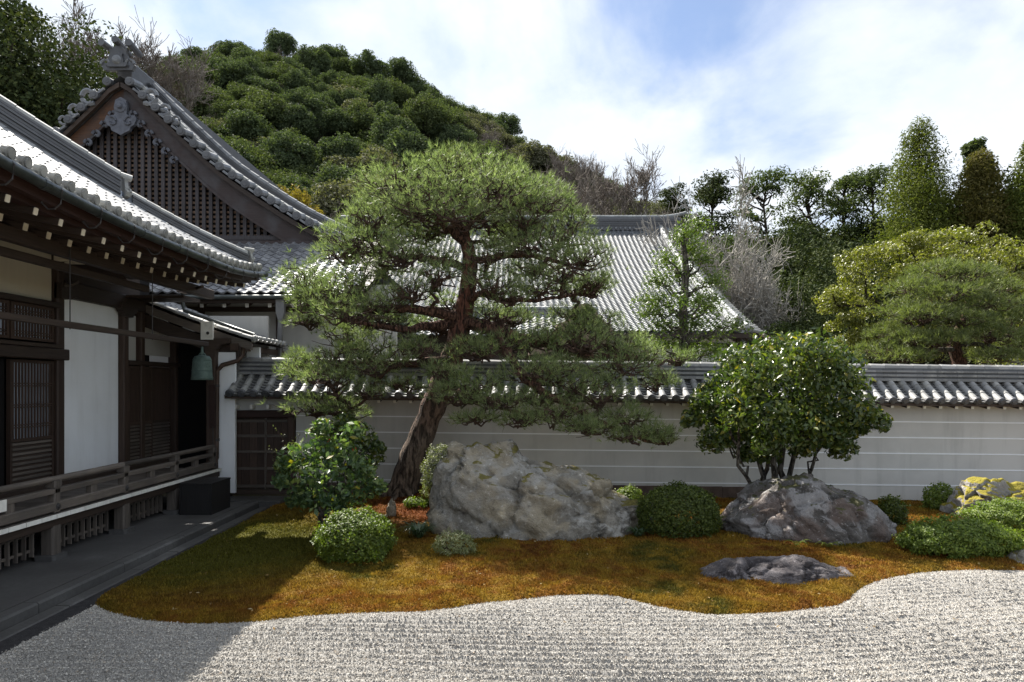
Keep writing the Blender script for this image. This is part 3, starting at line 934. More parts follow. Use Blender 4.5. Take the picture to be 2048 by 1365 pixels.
lattice('lattice_window', 9.1, 11.22, 3.38, 4.0, hall, 18, (3.5, 3.86))
lattice('lattice_window', 11.26, 12.32, 3.38, 4.0, hall, 13, (3.5, 3.86), label='lattice window beside the column over the sliding door')
lattice('sliding_door', 11.24, 12.31, .86, 3.04, hall, 13, (1.92, 2.26, 2.62), 1.66, label='sliding lattice door with slatted lower half')
panel('opening_shade_panel', 6, 11.2, .86, 3.05, 'dark', -.03)  # flat panel across the doorway, its near-black colour stands for shade behind
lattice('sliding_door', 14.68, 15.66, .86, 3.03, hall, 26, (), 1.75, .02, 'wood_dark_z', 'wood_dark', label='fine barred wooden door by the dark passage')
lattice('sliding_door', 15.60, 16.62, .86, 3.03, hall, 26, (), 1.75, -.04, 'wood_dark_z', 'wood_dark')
MB().box(-8.3, -6.95, 16.85, 16.95, .5, 3.9).obj('passage_shade_panel', M['dark'], hall)  # near-black sheets closing the passage, painted as the shade within it
MB().box(-8.3, -6.95, 17.0, 17.05, .5, 3.95).obj('passage_shade_panel', M['dark'], hall)

# veranda: boards with white-painted ends, edge beam, low railing, under-floor posts and slats
yb = 4.0; bi = 0
while yb < 15.15:
    y2 = min(yb + .30 + .04 * random.random(), 15.25)
    b_ = MB().bar((-8.25, (yb + y2) / 2, .745 + .004 * random.random()), (-6.50 + .01 * random.random(), (yb + y2) / 2, .735), y2 - yb - .008, .055).obj('veranda_board', M['wood_grey_x'], hall)
    if yb > 6.5:
        MB().box(-6.497, -6.482, yb + .006, y2 - .006, .708, .768).obj('painted_end', M['white_paint'], b_)
    yb = y2
MB().bar((-6.60, 4, .64), (-6.60, 15.25, .64), .14, .13).obj('edge_beam', M['wood_dark'], hall)
RX = -6.62
for z, w_, h_ in ((.86, .13, .14), (1.085, .12, .075)):
    yb = 5.0
    for y2 in (8.06, 9.86, 11.62, 13.38, 15.12):
        MB().bar((RX, yb + .003, z), (RX, y2 - .003, z), w_, h_).obj('railing_bar', M['wood_grey'], hall)
        yb = y2
yb = 5.0
for y2 in (8.06, 11.62, 15.2):
    MB().tube([(RX, yb, 1.255), (RX, (yb + y2) / 2, 1.25), (RX, y2 - .01, 1.257)], .046, 10).obj('top_rail', M['wood_grey'], hall, smooth=True)
    yb = y2
for y in (8.06, 9.86, 11.62, 13.38, 15.08):
    p_ = MB().bar((RX, y, .78), (RX, y, 1.22), .12, .13, up=(0, 1, 0)).obj('railing_post', M['wood_grey_z'], hall)
    MB().bar((RX, y, 1.14), (RX, y, 1.235), .155, .165, up=(0, 1, 0)).obj('post_cap', M['wood_grey_z'], p_)
    MB().lathe([(0, .03), (.022, .028), (.03, .012), (.045, .008), (.048, 0)], (RX + .066, y, .86), 10, axis=(1, 0, 0)).obj('nail_cover', M['iron'], p_)
for y in (8.95, 10.75, 12.5, 14.25):
    MB().bar((RX, y, .93), (RX, y, 1.05), .10, .15, up=(0, 1, 0)).obj('railing_block', M['wood_grey_z'], hall)
for y in (8.05, 9.80, 11.58, 13.34, 15.05):
    p_ = MB().bar((-6.62, y, .16), (-6.62, y, .60), .19, .19, up=(0, 1, 0)).obj('floor_post', M['wood_grey_z'], hall)
    MB().bar((-6.62, y, .112), (-6.62, y, .19), .32, .32, up=(0, 1, 0)).obj('foundation_stone', M['stone_floor'], p_)
for ya, yb in ((8.15, 9.70), (9.90, 11.48), (11.68, 13.24), (13.44, 14.95)):
    for z in (.27, .50):
        MB().bar((-6.80, ya, z), (-6.80, yb, z), .03, .04).obj('slat_rail', M['wood_grey'], hall)
    ns = 10
    for i in range(ns):
        yc = ya + (i + .5) * (yb - ya) / ns
        MB().bar((-6.775, yc, .175 + .01 * random.random()), (-6.775, yc, .575), .06 + .006 * random.random(), .022, up=(0, 1, 0)).obj('under_floor_slat', M['wood_grey_z'], hall)
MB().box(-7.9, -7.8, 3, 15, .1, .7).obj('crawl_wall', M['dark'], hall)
# corner column of the veranda, hung plank, pole carried below the eave
MB().bar((-6.68, 15.22, .1), (-6.68, 15.22, 3.55), .21, .21, up=(0, 1, 0)).obj('column', M['wood_dark_z'], hall)
MB().prism([(-.12, .3), (-.12, -.1), (.11, -.1), (.13, .06), (.24, .16), (.42, .2), (.42, .3)], (-6.68, 15.1, 3.35), (1, 0, 0), (0, 0, 1), (0, .16, 0)).obj('bracket', M['wood_dark_x'], hall)
MB().bar((-6.62, 15.08, 1.66), (-6.62, 15.08, 2.62), .13, .03, up=(0, 1, 0)).obj('hung_plank', M['wood_red'], hall)
MB().tube([(-6.6, 15.07, 1.7), (-6.6, 15.07, 1.1)], .010, 5).obj('chain', M['iron'], hall)

pole = thing('hanging_pole', 'long dark pole hung on thin rods below the eave of the veranda', 'pole', (-6.5, 10, 3.4))
MB().bar((-6.5, 6, 3.50), (-6.5, 14.55, 3.485), .075, .095).obj('beam', M['wood_dark'], pole)
for y in (10.04, 12.34, 8.0):
    MB().tube([(-6.5, y, 3.43), (-6.5, y, 4.62)], .008, 6).obj('rod', M['iron'], pole)

bell = thing('temple_bell', 'green bronze temple bell hanging from the pole at the veranda corner', 'bell', (-6.5, 14.32, 2.75))
bc = np.array([-6.5, 14.32, 2.72])
bb = MB().lathe([(0, .52), (.06, .52), (.14, .50), (.172, .46), (.186, .38), (.195, .25), (.203, .12), (.212, .04), (.218, 0), (.19, 0), (.17, .3), (0, .4)], bc, 28).obj('body', M['bronze'], bell, smooth=True)
for z, r_ in ((.045, .214), (.20, .200), (.42, .182)):
    MB().lathe([(r_ - .004, -.008), (r_ + .006, -.006), (r_ + .006, .006), (r_ - .004, .008)], bc + [0, 0, z], 28).obj('band', M['bronze'], bb, smooth=True)
for k in range(4):
    a = k * math.pi / 2 - .9
    p = bc + [.196 * math.cos(a), .196 * math.sin(a), 0]
    MB().bar(p + [0, 0, .06], p + [-.02 * math.cos(a), -.02 * math.sin(a), .41], .03, .012, up=(math.cos(a), math.sin(a), 0)).obj('strap', M['bronze'], bb)
for k in range(16):
    a = -3.3 + (k % 8) * .42 + (.08 if (k % 4) > 1 else 0); z = .29 + .07 * (k // 8)
    r_ = .192 - .08 * (z - .25)
    MB().lathe([(0, .014), (.009, .011), (.012, 0)], bc + [r_ * math.cos(a), r_ * math.sin(a), z], 6, axis=(math.cos(a), math.sin(a), 0)).obj('stud', M['bronze'], bb)
MB().tube([bc + [0, 0, .5], bc + [0, 0, .57], bc + [0, 0, .70]], [.035, .03, .022], 8).obj('hanger', M['bronze'], bell)
MB().tube([bc + [-.07 * math.cos(t), 0, .50 + .07 * math.sin(t)] for t in np.linspace(0, math.pi, 9)], .016, 6).obj('crown_loop', M['bronze'], bell)

sg = thing('wall_lamp', 'small white box lamp fixed over the bell under the corridor roof', 'lamp', (-6.72, 15.12, 3.7))
MB().bar((-6.74, 15.1, 3.62), (-6.74, 15.1, 4.02), .27, .07, up=(0, 1, 0)).obj('casing', M['white_paint'], sg)
MB().lathe([(0, .01), (.03, .008), (.035, 0)], (-6.70, 15.03, 3.76), 10, axis=(0, -1, 0)).obj('socket', M['iron'], sg)
MB().bar((-6.74, 15.13, 3.75), (-6.74, 15.2, 3.75), .06, .06).obj('arm', M['iron'], sg)

nb = thing('notice_board', 'small white notice board tied to the veranda railing at the picture edge', 'notice board', (-6.5, 8.78, .95))
MB().box(-6.55, -6.535, 8.55, 8.83, .98, 1.13).obj('board', M['white_paint'], nb)
MB().bar((-6.555, 8.69, .9), (-6.555, 8.69, 1.2), .03, .012, up=(0, 1, 0)).obj('stay', M['wood_grey_z'], nb)

bx = thing('storage_box', 'black stained wooden box standing on the walkway below the veranda', 'box', (-6.07, 13.5, .12))
MB().box(-6.38, -5.77, 13.12, 13.98, .118, .69).obj('body', M['wood_black'], bx)
for i in range(4):
    MB().box(-6.39 + i * .157, -6.39 + (i + 1) * .157 - .006, 13.1, 14.0, .691, .722).obj('lid_board', M['wood_black'], bx)
for x in (-6.385, -5.8):
    MB().box(x, x + .035, 13.105, 13.119, .12, .69).obj('corner_batten', M['wood_black'], bx)

# ================================================================== the lean-to corridor roof beyond the veranda
cor = thing('corridor', 'lean-to corridor with a small tiled roof joining the hall and the garden wall', 'corridor', (-7.2, 16.4, 0))


def fL(u, s, h):
    u = np.asarray(u, float); s = np.asarray(s, float); h = np.asarray(h, float)
    z = 3.62 + .31 * s + .02 * s * s
    return np.stack([-5.78 - s + .33 * h + 0 * u, u + 0 * s, z + .94 * h], -1)


for i in range(9):
    for k in range(10):
        t1 = MB(); tile_field(t1, fL, 15.32 + i * .27, .27, 1, k * .29, .30, 1, WAVE, .025, .04, .003)
        t1.obj('roof_tile', M['tile_hall'], cor)
for k in range(10):
    t1 = MB(); tile_field(t1, fL, 15.22, .16, 1, k * .29, .29, 1, semi(.08), .01, .03)
    if k == 0:
        t1.lathe([(0, .02), (.05, .02), (.075, .01), (.085, 0), (.085, -.05)], fL(15.30, -.01, .03), 12, axis=(1, 0, -.2))
    t1.obj('verge_tile', M['tile_cap'], cor)
for i in range(8):
    c0 = fL(15.4 + i * .27, -.01, .045)
    MB().lathe([(0, .02), (.04, .02), (.06, .01), (.065, 0), (.065, -.05)], c0, 10, axis=(1, 0, -.2)).obj('eave_roundel', M['tile_end'], cor)
P = fL(np.array([[15.22, 17.7]] * 8), np.linspace(0, 3.0, 8)[:, None] + np.zeros((8, 2)), -.03 + np.zeros((8, 2)))
ii = np.arange(7)[:, None] * 2
mb = MB().add(P.reshape(-1, 3), np.concatenate([ii, ii + 1, ii + 3, ii + 2], 1))
P2 = P - [0, 0, .05]
mb.add(P2.reshape(-1, 3), np.concatenate([ii, ii + 2, ii + 3, ii + 1], 1))
mb.obj('roof_deck', M['wood_dark'], cor)
path = fL(np.full(8, 15.26), np.linspace(-.02, 3.0, 8), np.full(8, -.14))
MB().sweep(path, [(-.035, -.09), (.035, -.09), (.035, .09), (-.035, .09)]).obj('verge_board', M['wood_grey_x'], cor)
path = fL(np.full(8, 15.4), np.linspace(.25, 3.0, 8), np.full(8, -.40))
MB().sweep(path, [(-.07, -.16), (.07, -.16), (.07, .14), (-.07, .14)]).obj('verge_beam', M['wood_dark_x'], cor)
MB().box(-6.62, -6.2, 15.28, 15.36, .2, 3.35).obj('plaster_panel', M['plaster_white'], cor, label='narrow white plaster strip beside the drainpipe')
MB().box(-6.2, -5.9, 15.95, 16.03, 2.9, 3.5).obj('plaster_panel', M['plaster_white'], cor)
MB().box(-8.2, -6.3, 17.6, 17.7, .1, 4.4).obj('rear_wall', M['plaster_grey'], cor)
g_ = MB().box(-6.26, -6.10, 15.22, 18.3, 3.40, 3.53).obj('box_gutter', M['copper_brown'], cor)
MB().box(-6.27, -6.09, 15.18, 15.219, 3.39, 3.54).obj('end_plate', M['copper_brown'], g_)
for y in (15.35, 15.9):
    MB().tube([(-6.18, y, 3.40), (-6.22, y, 3.30), (-6.30, y, 3.27), (-6.36, y, 3.34)], .012, 6).obj('hook', M['iron'], g_)
P = [(-6.02, 15.28, 3.45), (-6.02, 15.26, 3.28), (-6.12, 15.24, 3.16), (-6.45, 15.2, 3.06), (-6.56, 15.19, 2.93), (-6.57, 15.19, 1.3), (-6.57, 15.19, 1.0), (-6.64, 15.18, .82)]
dp = MB().tube(P, .052, 8).obj('drainpipe', M['copper_brown'], cor, smooth=True)
for z in (2.6, 1.4):
    MB().tube([(-6.57, 15.19, z - .03), (-6.57, 15.19, z + .03)], .06, 10).obj('clamp', M['iron'], dp)
# pipe that comes down from the main gutter and lies on the small roof
q1 = fL(np.array([15.62]), np.array([1.75]), np.array([.10]))[0]; q2 = fL(np.array([15.62]), np.array([.15]), np.array([.10]))[0]
MB().tube([(-7.4, 15.0, 4.95), (-7.45, 15.5, 4.85), (q1[0] - .05, 15.62, 4.72), (q1[0] - .02, 15.62, q1[2] + .10), q1, q2], .045, 8).obj('downpipe', M['gutter'], cor, smooth=True)
MB().tube([(-6.3, 13.9, 4.62), (-7.1, 14.8, 4.62), (-7.4, 15.1, 4.7)], .03, 6).obj('feed_pipe', M['copper_brown'], cor)
MB().box(-8.4, -6.95, 14.45, 15.21, 4.46, 4.52).obj('sun_block_board', M['wood_dark_x'], cor)  # board added to block sun between hall eave and corridor verge

# ================================================================== the gabled hall behind: carved gable, skirt roof, plaster wall
GY = 21.5
gab = thing('gabled_hall', 'hall with a tall carved timber gable and tiled skirt roof behind the corridor', 'temple hall', (-12.2, 24, 0))
AX = -12.25
GOFF = np.array([0, .76, 1.45, 2.28, 3.07, 4.08, 5.39, 6.08, 6.68, 7.3])
GDRP = np.array([0, .80, 1.45, 2.24, 2.95, 3.65, 4.47, 4.83, 5.12, 5.38])
ATOP = 12.42


def gz(o): return ATOP - np.interp(np.abs(o), GOFF, GDRP)


def gpath(o0, o1, n, dz=0.0, y=GY):
    o = np.linspace(o0, o1, n)
    # smooth the sampled curve
    z = np.mean([gz(o + d) for d in (-.25, -.12, 0, .12, .25)], 0) if abs(o1) > .6 or abs(o0) > .6 else gz(o)
    return np.stack([AX + o, np.full(n, y), z + dz], -1)


# roof slopes running back
for sg_ in (1, -1):
    pf = gpath(.0 * sg_, 7.2 * sg_, 22, .02, GY - .15); pb = pf + [0, 24, 0]
    V = np.stack([pf, pb], 1).reshape(-1, 3); ii = np.arange(21)[:, None] * 2
    Q = np.concatenate([ii, ii + 1, ii + 3, ii + 2], 1)
    mb = MB().add(V, Q); mb.add(V - [0, 0, .22], Q)
    mb.obj('roof', M['tile_gable'], gab)
    # eave-side barrel ends poking out over the verge
    nbar = 18 if sg_ > 0 else 10
    for i in range(nbar):
        o = .35 + i * .40
        p = np.array([AX + sg_ * o, GY - .28, gz(o) + .02])
        t1 = MB().tube([p + [0, .0, 0], p + [0, .32, .06], p + [0, .62, .12]], [.135, .125, .12], 10)
        t1.lathe([(0, .03), (.07, .03), (.08, .015), (.12, .015), (.14, 0), (.14, -.05)], p, 14, axis=(0, -1, 0), mi=1)
        t1.obj('verge_barrel', [M['tile_gable'], M['tile_ridge']], gab)  # end discs take a darker tile: shade on their faces put into colour
        p2 = np.array([AX + sg_ * (o + .2), GY - .24, gz(o + .2) - .06])
        MB().bar(p2 + [-.1, 0, .07 * sg_ * 1], p2 + [.1, 0, -.07 * sg_], .06, .07).obj('verge_tile', M['tile_gable'], gab)
    # long barrels lying down the slope, then the stacked descending ridge with caps
    for j, (yy_, dz, r_) in enumerate(((GY + .42, .14, .105), (GY + .72, .16, .105))):
        nn = 24
        for i in range(nn):
            a_, b_ = gpath(sg_ * (.3 + i * .285), sg_ * (.3 + (i + 1.06) * .285), 2, dz, yy_)
            MB().tube([a_, b_], [r_ * .95, r_ * 1.06], 8).obj('slope_barrel', M['tile_cap'] if sg_ > 0 and j == 0 else M['tile_gable'], gab)
    for c in range(5):
        p_ = gpath(.25 * sg_, 6.9 * sg_, 24, .14 + c * .07, GY + 1.25)
        hw = .2 if c % 2 == 0 else .165
        MB().sweep(p_, [(-hw, 0), (hw, 0), (hw, .048), (-hw, .048)], side=(0, 1, 0)).obj('ridge_course', M['tile_ridge'], gab)
    MB().sweep(gpath(.25 * sg_, 6.9 * sg_, 24, .1, GY + 1.25), [(-.15, 0), (.15, 0), (.15, .36), (-.15, .36)], side=(0, 1, 0)).obj('ridge_core', M['tile_ridge'], gab)
    for i in range(21):
        a_, b_ = gpath(sg_ * (.3 + i * .315), sg_ * (.3 + (i + 1.05) * .315), 2, .52, GY + 1.25)
        MB().tube([a_, b_], [.10, .115], 8).obj('ridge_cap_tile', M['tile_gable'], gab)
    # bargeboards in two layers and the soffit of the verge
    for dz, h_, y_, m_ in ((-.16, .16, GY - .12, 'wood_dark_x'), (-.30, .66, GY + .10, 'wood_barge'), (-.92, .10, GY + .06, 'wood_barge')):
        p_ = gpath(.0 if h_ > .3 else .02 * sg_, 7.0 * sg_, 24, dz, y_)
        MB().sweep(p_, [(-.06, 0), (.06, 0), (.06, -h_ * (1.0)), (-.06, -h_ * (1.0))], side=(0, 1, 0)).obj('bargeboard', M[m_ if not (sg_ < 0 and h_ > .3) else 'wood_barge_warm'], gab)
ogre_tile(gab, (AX, GY - .15, ATOP + .0), (0, -1, 0), 1.45, rolls=False, mats=('tile_ridge', 'tile_gable'))
for dx in (-.42, 0, .42):
    MB().tube([(AX + dx, GY - .45, ATOP + .78 + (.10 if dx == 0 else 0)), (AX + dx * .8, GY + .35, ATOP + .76)], [.11, .10], 10).obj('jutting_barrel', M['tile_ridge'], gab)
for sg_ in (-1, 1):
    for k, (o, r_) in enumerate(((.95, .30), (1.4, .22), (1.75, .16))):
        c0 = np.array([AX + sg_ * o, GY - .2, gz(o) + .22])
        P = [c0 + [sg_ * rr * math.cos(t), 0, rr * math.sin(t)] for t, rr in zip(np.linspace(-2.2, 4.2, 16), np.linspace(r_, .05, 16))]
        MB().tube(P, .05 * r_ / .2, 6).obj('cloud_scroll', M['tile_gable'], gab)
MB().tube([(AX, GY + .3, ATOP + .4), (AX - .1, GY + .3, ATOP + 1.35)], .012, 5).obj('lightning_rod', M['iron'], gab)
for i in range(40):
    y = GY + .4 + i * .4
    MB().tube([(AX, y, ATOP + .45), (AX, y + .42, ATOP + .45)], [.13, .145], 8).obj('top_ridge_cap', M['tile_gable'], gab) if i < 8 else None
MB().box(AX - .22, AX + .22, GY + .1, GY + 22, ATOP - .1, ATOP + .42).obj('top_ridge', M['tile_ridge'], gab)
# pendant
PEN = [(0, 0), (.16, -.10), (.20, -.34), (.17, -.58), (.28, -.66), (.42, -.62), (.47, -.76), (.40, -.95), (.30, -1.02), (.27, -1.14), (.12, -1.22), (0, -1.30)]
PEN = PEN + [(-a, b) for a, b in PEN[-2:0:-1]]
pz = gz(0) - .78
pd = MB().prism([(a * 1.05, b * .92) for a, b in PEN], (AX, GY - .02, pz), (1, 0, 0), (0, 0, 1), (0, -.12, 0)).obj('pendant', M['wood_carved'], gab)
MB().lathe([(0, .12), (.07, .11), (.10, .04), (.18, .03), (.2, 0)], (AX, GY - .14, pz - .30), 12, axis=(0, -1, 0)).obj('boss', M['wood_carved'], pd)
for sg_ in (-1, 1):
    c0 = np.array([AX + sg_ * .26, GY - .16, pz - .78])
    MB().tube([c0 + [sg_ * rr * math.cos(t), 0, rr * math.sin(t)] for t, rr in zip(np.linspace(1.2, 6.6, 14), np.linspace(.17, .04, 14))], .03, 6).obj('scroll', M['wood_carved'], pd)
    for k in range(6):
        o = .30 + k * .26
        zz_ = gz(o) - .98 - .02 * k
        P = [(AX + sg_ * (o + .13 * math.cos(t) * (1 - t / 9)), GY - .02, zz_ - .04 * k * .3 + .12 * math.sin(t) * (1 - t / 9)) for t in np.linspace(0, 5.5, 12)]
        MB().tube(P, .05, 6).obj('carved_wave', M['wood_carved'], pd)
# lattice of the gable
op = [(-6.9, 6.2), (6.9, 6.2)] + [(o, float(gz(o)) - .3) for o in np.linspace(6.9, -6.9, 31)]
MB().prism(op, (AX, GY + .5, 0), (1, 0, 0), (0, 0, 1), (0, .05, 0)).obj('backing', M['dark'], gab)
for z in np.arange(7.42, 10.9, .150):
    hw = float(np.interp(12.3 - (z + .9), GDRP, GOFF)) if z < 11 else 0
    if hw > .4:
        MB().bar((AX - hw, GY + .42, z), (AX + hw, GY + .42, z), .03, .075).obj('lattice_rail', M['wood_back'], gab)
for i in range(-28, 29):
    o = i * .218
    zt = float(gz(abs(o))) - .75
    if zt > 7.45:
        MB().bar((AX + o, GY + .34, 7.3), (AX + o, GY + .34, zt), .115, .06, up=(0, 1, 0)).obj('lattice_slat', M['wood_slat'], gab)
MB().bar((AX - 7, GY + .22, 7.28), (AX + 7, GY + .22, 7.28), .25, .16).obj('gable_sill', M['wood_slat'], gab)
MB().bar((AX - 7, GY + .10, 7.10), (AX + 7, GY + .10, 7.10), .3, .14).obj('gable_sill', M['wood_barge'], gab)

# skirt roof of wave tiles
SKY_ = 17.8


def fB(u, s, h):
    u = np.asarray(u, float); s = np.asarray(s, float); h = np.asarray(h, float)
    up_ = .10 * np.clip((u + 6.0) / 2.0, 0, 1.5) ** 2 * np.clip(1 - s / 3, 0, 1)
    z = 5.02 + .47 * s + .024 * s * s + up_
    return np.stack([u + 0 * s, SKY_ + s - .42 * h, z + .9 * h], -1)


stf = MB()
for c in range(24):
    for r_ in range(16):
        u = -10.9 + c * .285; s_ = r_ * .235
        if u + .285 > -3.7 - s_ * .0: continue
        if u > -3.9 - max(0, s_ - .0) * .35: continue
        p = fB(u + .14, s_ + .1, 0.0)
        px = 1024 + F * p[0] / p[1]; py = 772 - F * (p[2] - EYE) / p[1]
        hid = py < np.interp(px, [0, 300, 420, 545], [300, 480, 570, 525]) and px < 545
        if (px < 420 and r_ > 2) or hid or px < 240 or px > 735:
            tile_field(stf, fB, u, .285, 1, s_, .235, 1, WAVE, .03, .045, .004)
        else:
            t1 = MB(); tile_field(t1, fB, u, .285, 1, s_, .235, 1, WAVE, .03, .045, .004)
            t1.obj('wave_tile', M['tile_skirt'], gab)
stf.obj('hidden_wave_tiles', M['tile_skirt_i'], gab, kind='stuff')
U_, S_ = np.meshgrid(np.linspace(-14, -3.8, 20), np.linspace(0, 4.0, 8), indexing='ij')
P = fB(U_, S_, -.05 + 0 * U_)
ii = np.arange(19)[:, None] * 8 + np.arange(7)[None]
Q = np.stack([ii, ii + 8, ii + 9, ii + 1], -1).reshape(-1, 4)
MB().add(P.reshape(-1, 3), Q).add((P - [0, 0, .12]).reshape(-1, 3), Q).obj('skirt_deck', M['wood_dark_x'], gab)
P = [(-11, SKY_ - .06, 4.90), (-6, SKY_ - .06, 4.91), (-3.9, SKY_ - .06, 4.99)]
MB().tube(P, .06, 8).obj('gutter', M['gutter'], gab, smooth=True)
MB().bar((-12, SKY_ + .12, 4.82), (-3.9, SKY_ + .12, 4.86), .12, .16).obj('fascia_board', M['wood_dark_x'], gab)
for i in range(12):
    x = -10.6 + i * .60
    r_ = MB().bar((x, SKY_ + .25, 4.74), (x, SKY_ + 1.3, 5.15), .085, .12).obj('rafter', M['wood_dark'], gab)
    MB().bar((x, SKY_ + .232, 4.735), (x, SKY_ + .248, 4.735), .088, .125).obj('painted_tip', M['white_paint'], r_)
MB().box(-13, -3.2, 18.95, 19.05, 0, 5.4).obj('plaster_wall', M['plaster_grey'], gab)
for x in (-8.6, -6.45, -4.6):
    MB().bar((x, 18.93, 0), (x, 18.93, 5.2), .16, .12, up=(0, 1, 0)).obj('post', M['wood_dark_z'], gab)
for z in (4.72, 3.1):
    MB().bar((-13, 18.92, z), (-3.2, 18.92, z), .08, .14).obj('beam', M['wood_dark_x'], gab)
dsp = MB().bar((-6.05, SKY_ + .05, 4.35), (-6.12, SKY_ + .05, 2.9), .11, .11, up=(0, 1, 0)).obj('downspout', M['grey_paint'], gab)
MB().prism([(-.11, .55), (.11, .55), (.11, .18), (.055, 0), (-.055, 0), (-.11, .18)], (-6.05, SKY_ - .01, 4.33), (1, 0, 0), (0, 0, 1), (0, .14, 0)).obj('hopper', M['grey_paint'], dsp)
MB().box(-17.5, -6.2, 22.1, 44, 0, 6.9).obj('body_wall', M['plaster_grey'], gab)

# ================================================================== the big tiled hall beyond the wall
far = thing('entrance_hall', 'wide hall with a big silvery wave-tiled roof beyond the garden wall', 'temple hall', (0, 36, 0))


def fD(u, s, h):
    """s: horizontal run from the eave, 0..18"""
    u = np.asarray(u, float); s = np.asarray(s, float); h = np.asarray(h, float)
    z = 4.75 + .33 * s + .0068 * s * s
    u = u - .85 * np.clip(1 - s / 18, 0, 1) * np.clip((u - 4) / 6, 0, 1)
    return np.stack([u + 0 * s, 27.0 + s - .42 * h, z + .9 * h], -1)


mb = MB(); tile_field(mb, fD, -10.2, .30, 66, 0, .235, 76, WAVE, .035, .05, .004)
mb.obj('wave_tiles', M['tile_far_i'], far, kind='stuff')
P = fD(np.array([[-11.0, 10.6]] * 10), np.linspace(0, 18, 10)[:, None] + np.zeros((10, 2)), -.06 + np.zeros((10, 2)))
ii = np.arange(9)[:, None] * 2; Q = np.concatenate([ii, ii + 1, ii + 3, ii + 2], 1)
mb = MB().add(P.reshape(-1, 3), Q).add((P - [0, 0, .2]).reshape(-1, 3), Q)
mb.add([(-11, 45, P[-1, 0, 2]), (10.6, 45, P[-1, 0, 2]), (10.6, 60, 5), (-11, 60, 5)], [(0, 1, 2, 3)])
mb.obj('roof_deck', M['tile_far'], far)
zt = float(fD(0, 18, 0)[2])
MB().box(-11.2, 11.0, 44.7, 45.3, zt - .1, zt + .75).obj('ridge', M['tile_ridge'], far)
for c in range(5):
    MB().box(-11.25, 11.05, 44.66 - .03 * (c % 2), 45.34, zt + .12 + c * .11, zt + .19 + c * .11).obj('ridge_course', M['tile_ridge_i'], far)
for i in range(76):
    x = -11.3 + i * .30
    MB().tube([(x, 45, zt + .82 + .25 * max(0, (x - 9.6) / 1.8) ** 2), (x + .31, 45, zt + .82 + .25 * max(0, (x - 9.3) / 1.8) ** 2)], [.12, .14], 8).obj('ridge_cap_tile', M['tile_far'], far)
for i in range(68):
    x = -10.0 + i * .30
    MB().lathe([(0, .02), (.05, .02), (.075, 0), (.075, -.08)], (x, 44.62, zt + .02), 8, axis=(0, -1, 0)).obj('ridge_roundel', M['tile_gable'], far) if i > 34 else None
# verge ridge on the far right
for k in range(56):
    s_ = k * .32
    for u, r_ in ((9.75, .16), (10.25, .13)):
        a_, b_ = fD(np.array([u, u]), np.array([s_, s_ + .335]), np.array([.22 if u < 10 else .10] * 2))
        MB().tube([a_, b_], [r_ * 1.1, r_], 8).obj('verge_tile', M['tile_far'], far)
path = fD(np.full(20, 9.75), np.linspace(0, 17.9, 20), np.full(20, .0))
MB().sweep(path, [(-.16, 0), (.16, 0), (.16, .2), (-.16, .2)], side=(1, 0, 0)).obj('verge_ridge', M['tile_gable'], far)
for k in range(55):
    s_ = k * .325
    a_, b_ = fD(np.array([10.35, 10.75]), np.array([s_, s_]), np.array([.04, -.05]))
    MB().tube([a_, b_], [.075, .085], 8).obj('verge_end_tile', M['tile_end'], far)
MB().tube([fD(9.75, -.2, .2), fD(9.75, -.9, .45)], [.09, .1], 8).obj('jutting_barrel', M['tile_cap'], far)
ogre_tile(far, fD(9.75, -.05, .1), (0, -1, 0), .9)
MB().bar((-10.6, 27.1, 4.58), (9.7, 27.1, 4.58), .14, .22).obj('fascia_board', M['wood_dark_x'], far)
for i in range(44):
    x = -10.3 + i * .48
    MB().bar((x, 27.3, 4.45), (x, 29.2, 5.0), .10, .14).obj('rafter', M['wood_dark'], far) if x > -3 else None
MB().box(-9.8, 9.6, 29.0, 29.2, -.2, 5.4).obj('plaster_wall', M['plaster_white'], far)
for i in range(11):
    x = -9.7 + i * 1.93
    MB().bar((x, 28.97, -.2), (x, 28.97, 5.2), .24, .2, up=(0, 1, 0)).obj('column', M['wood_dark_z'], far)
for z in (4.3, 3.0, 2.2):
    MB().bar((-9.8, 28.95, z), (9.6, 28.95, z), .1, .22).obj('beam', M['wood_dark_x'], far)
for i in range(10):
    x = -9.5 + i * 1.93
    MB().box(x, x + 1.55, 28.9, 28.98, -.1, 2.1).obj('door_panel', M['wood_dark_z'], far)
sp = [(29.2, -.2), (45, -.2)] + [(27 + s_, float(fD(0, s_, 0)[2]) - .45) for s_ in np.linspace(18, 2.2, 10)]
MB().prism(sp, (9.2, 0, 0), (0, 1, 0), (0, 0, 1), (.2, 0, 0)).obj('side_wall', M['plaster_grey'], far)

# porch with a curved bark gable in front of it
PY = 23.6


def fP(u, s, h):
    u = np.asarray(u, float); s = np.asarray(s, float); h = np.asarray(h, float)
    return np.stack([u + 0 * s, PY + s - .4 * h, 4.35 + .46 * s + .02 * s * s + .9 * h], -1)


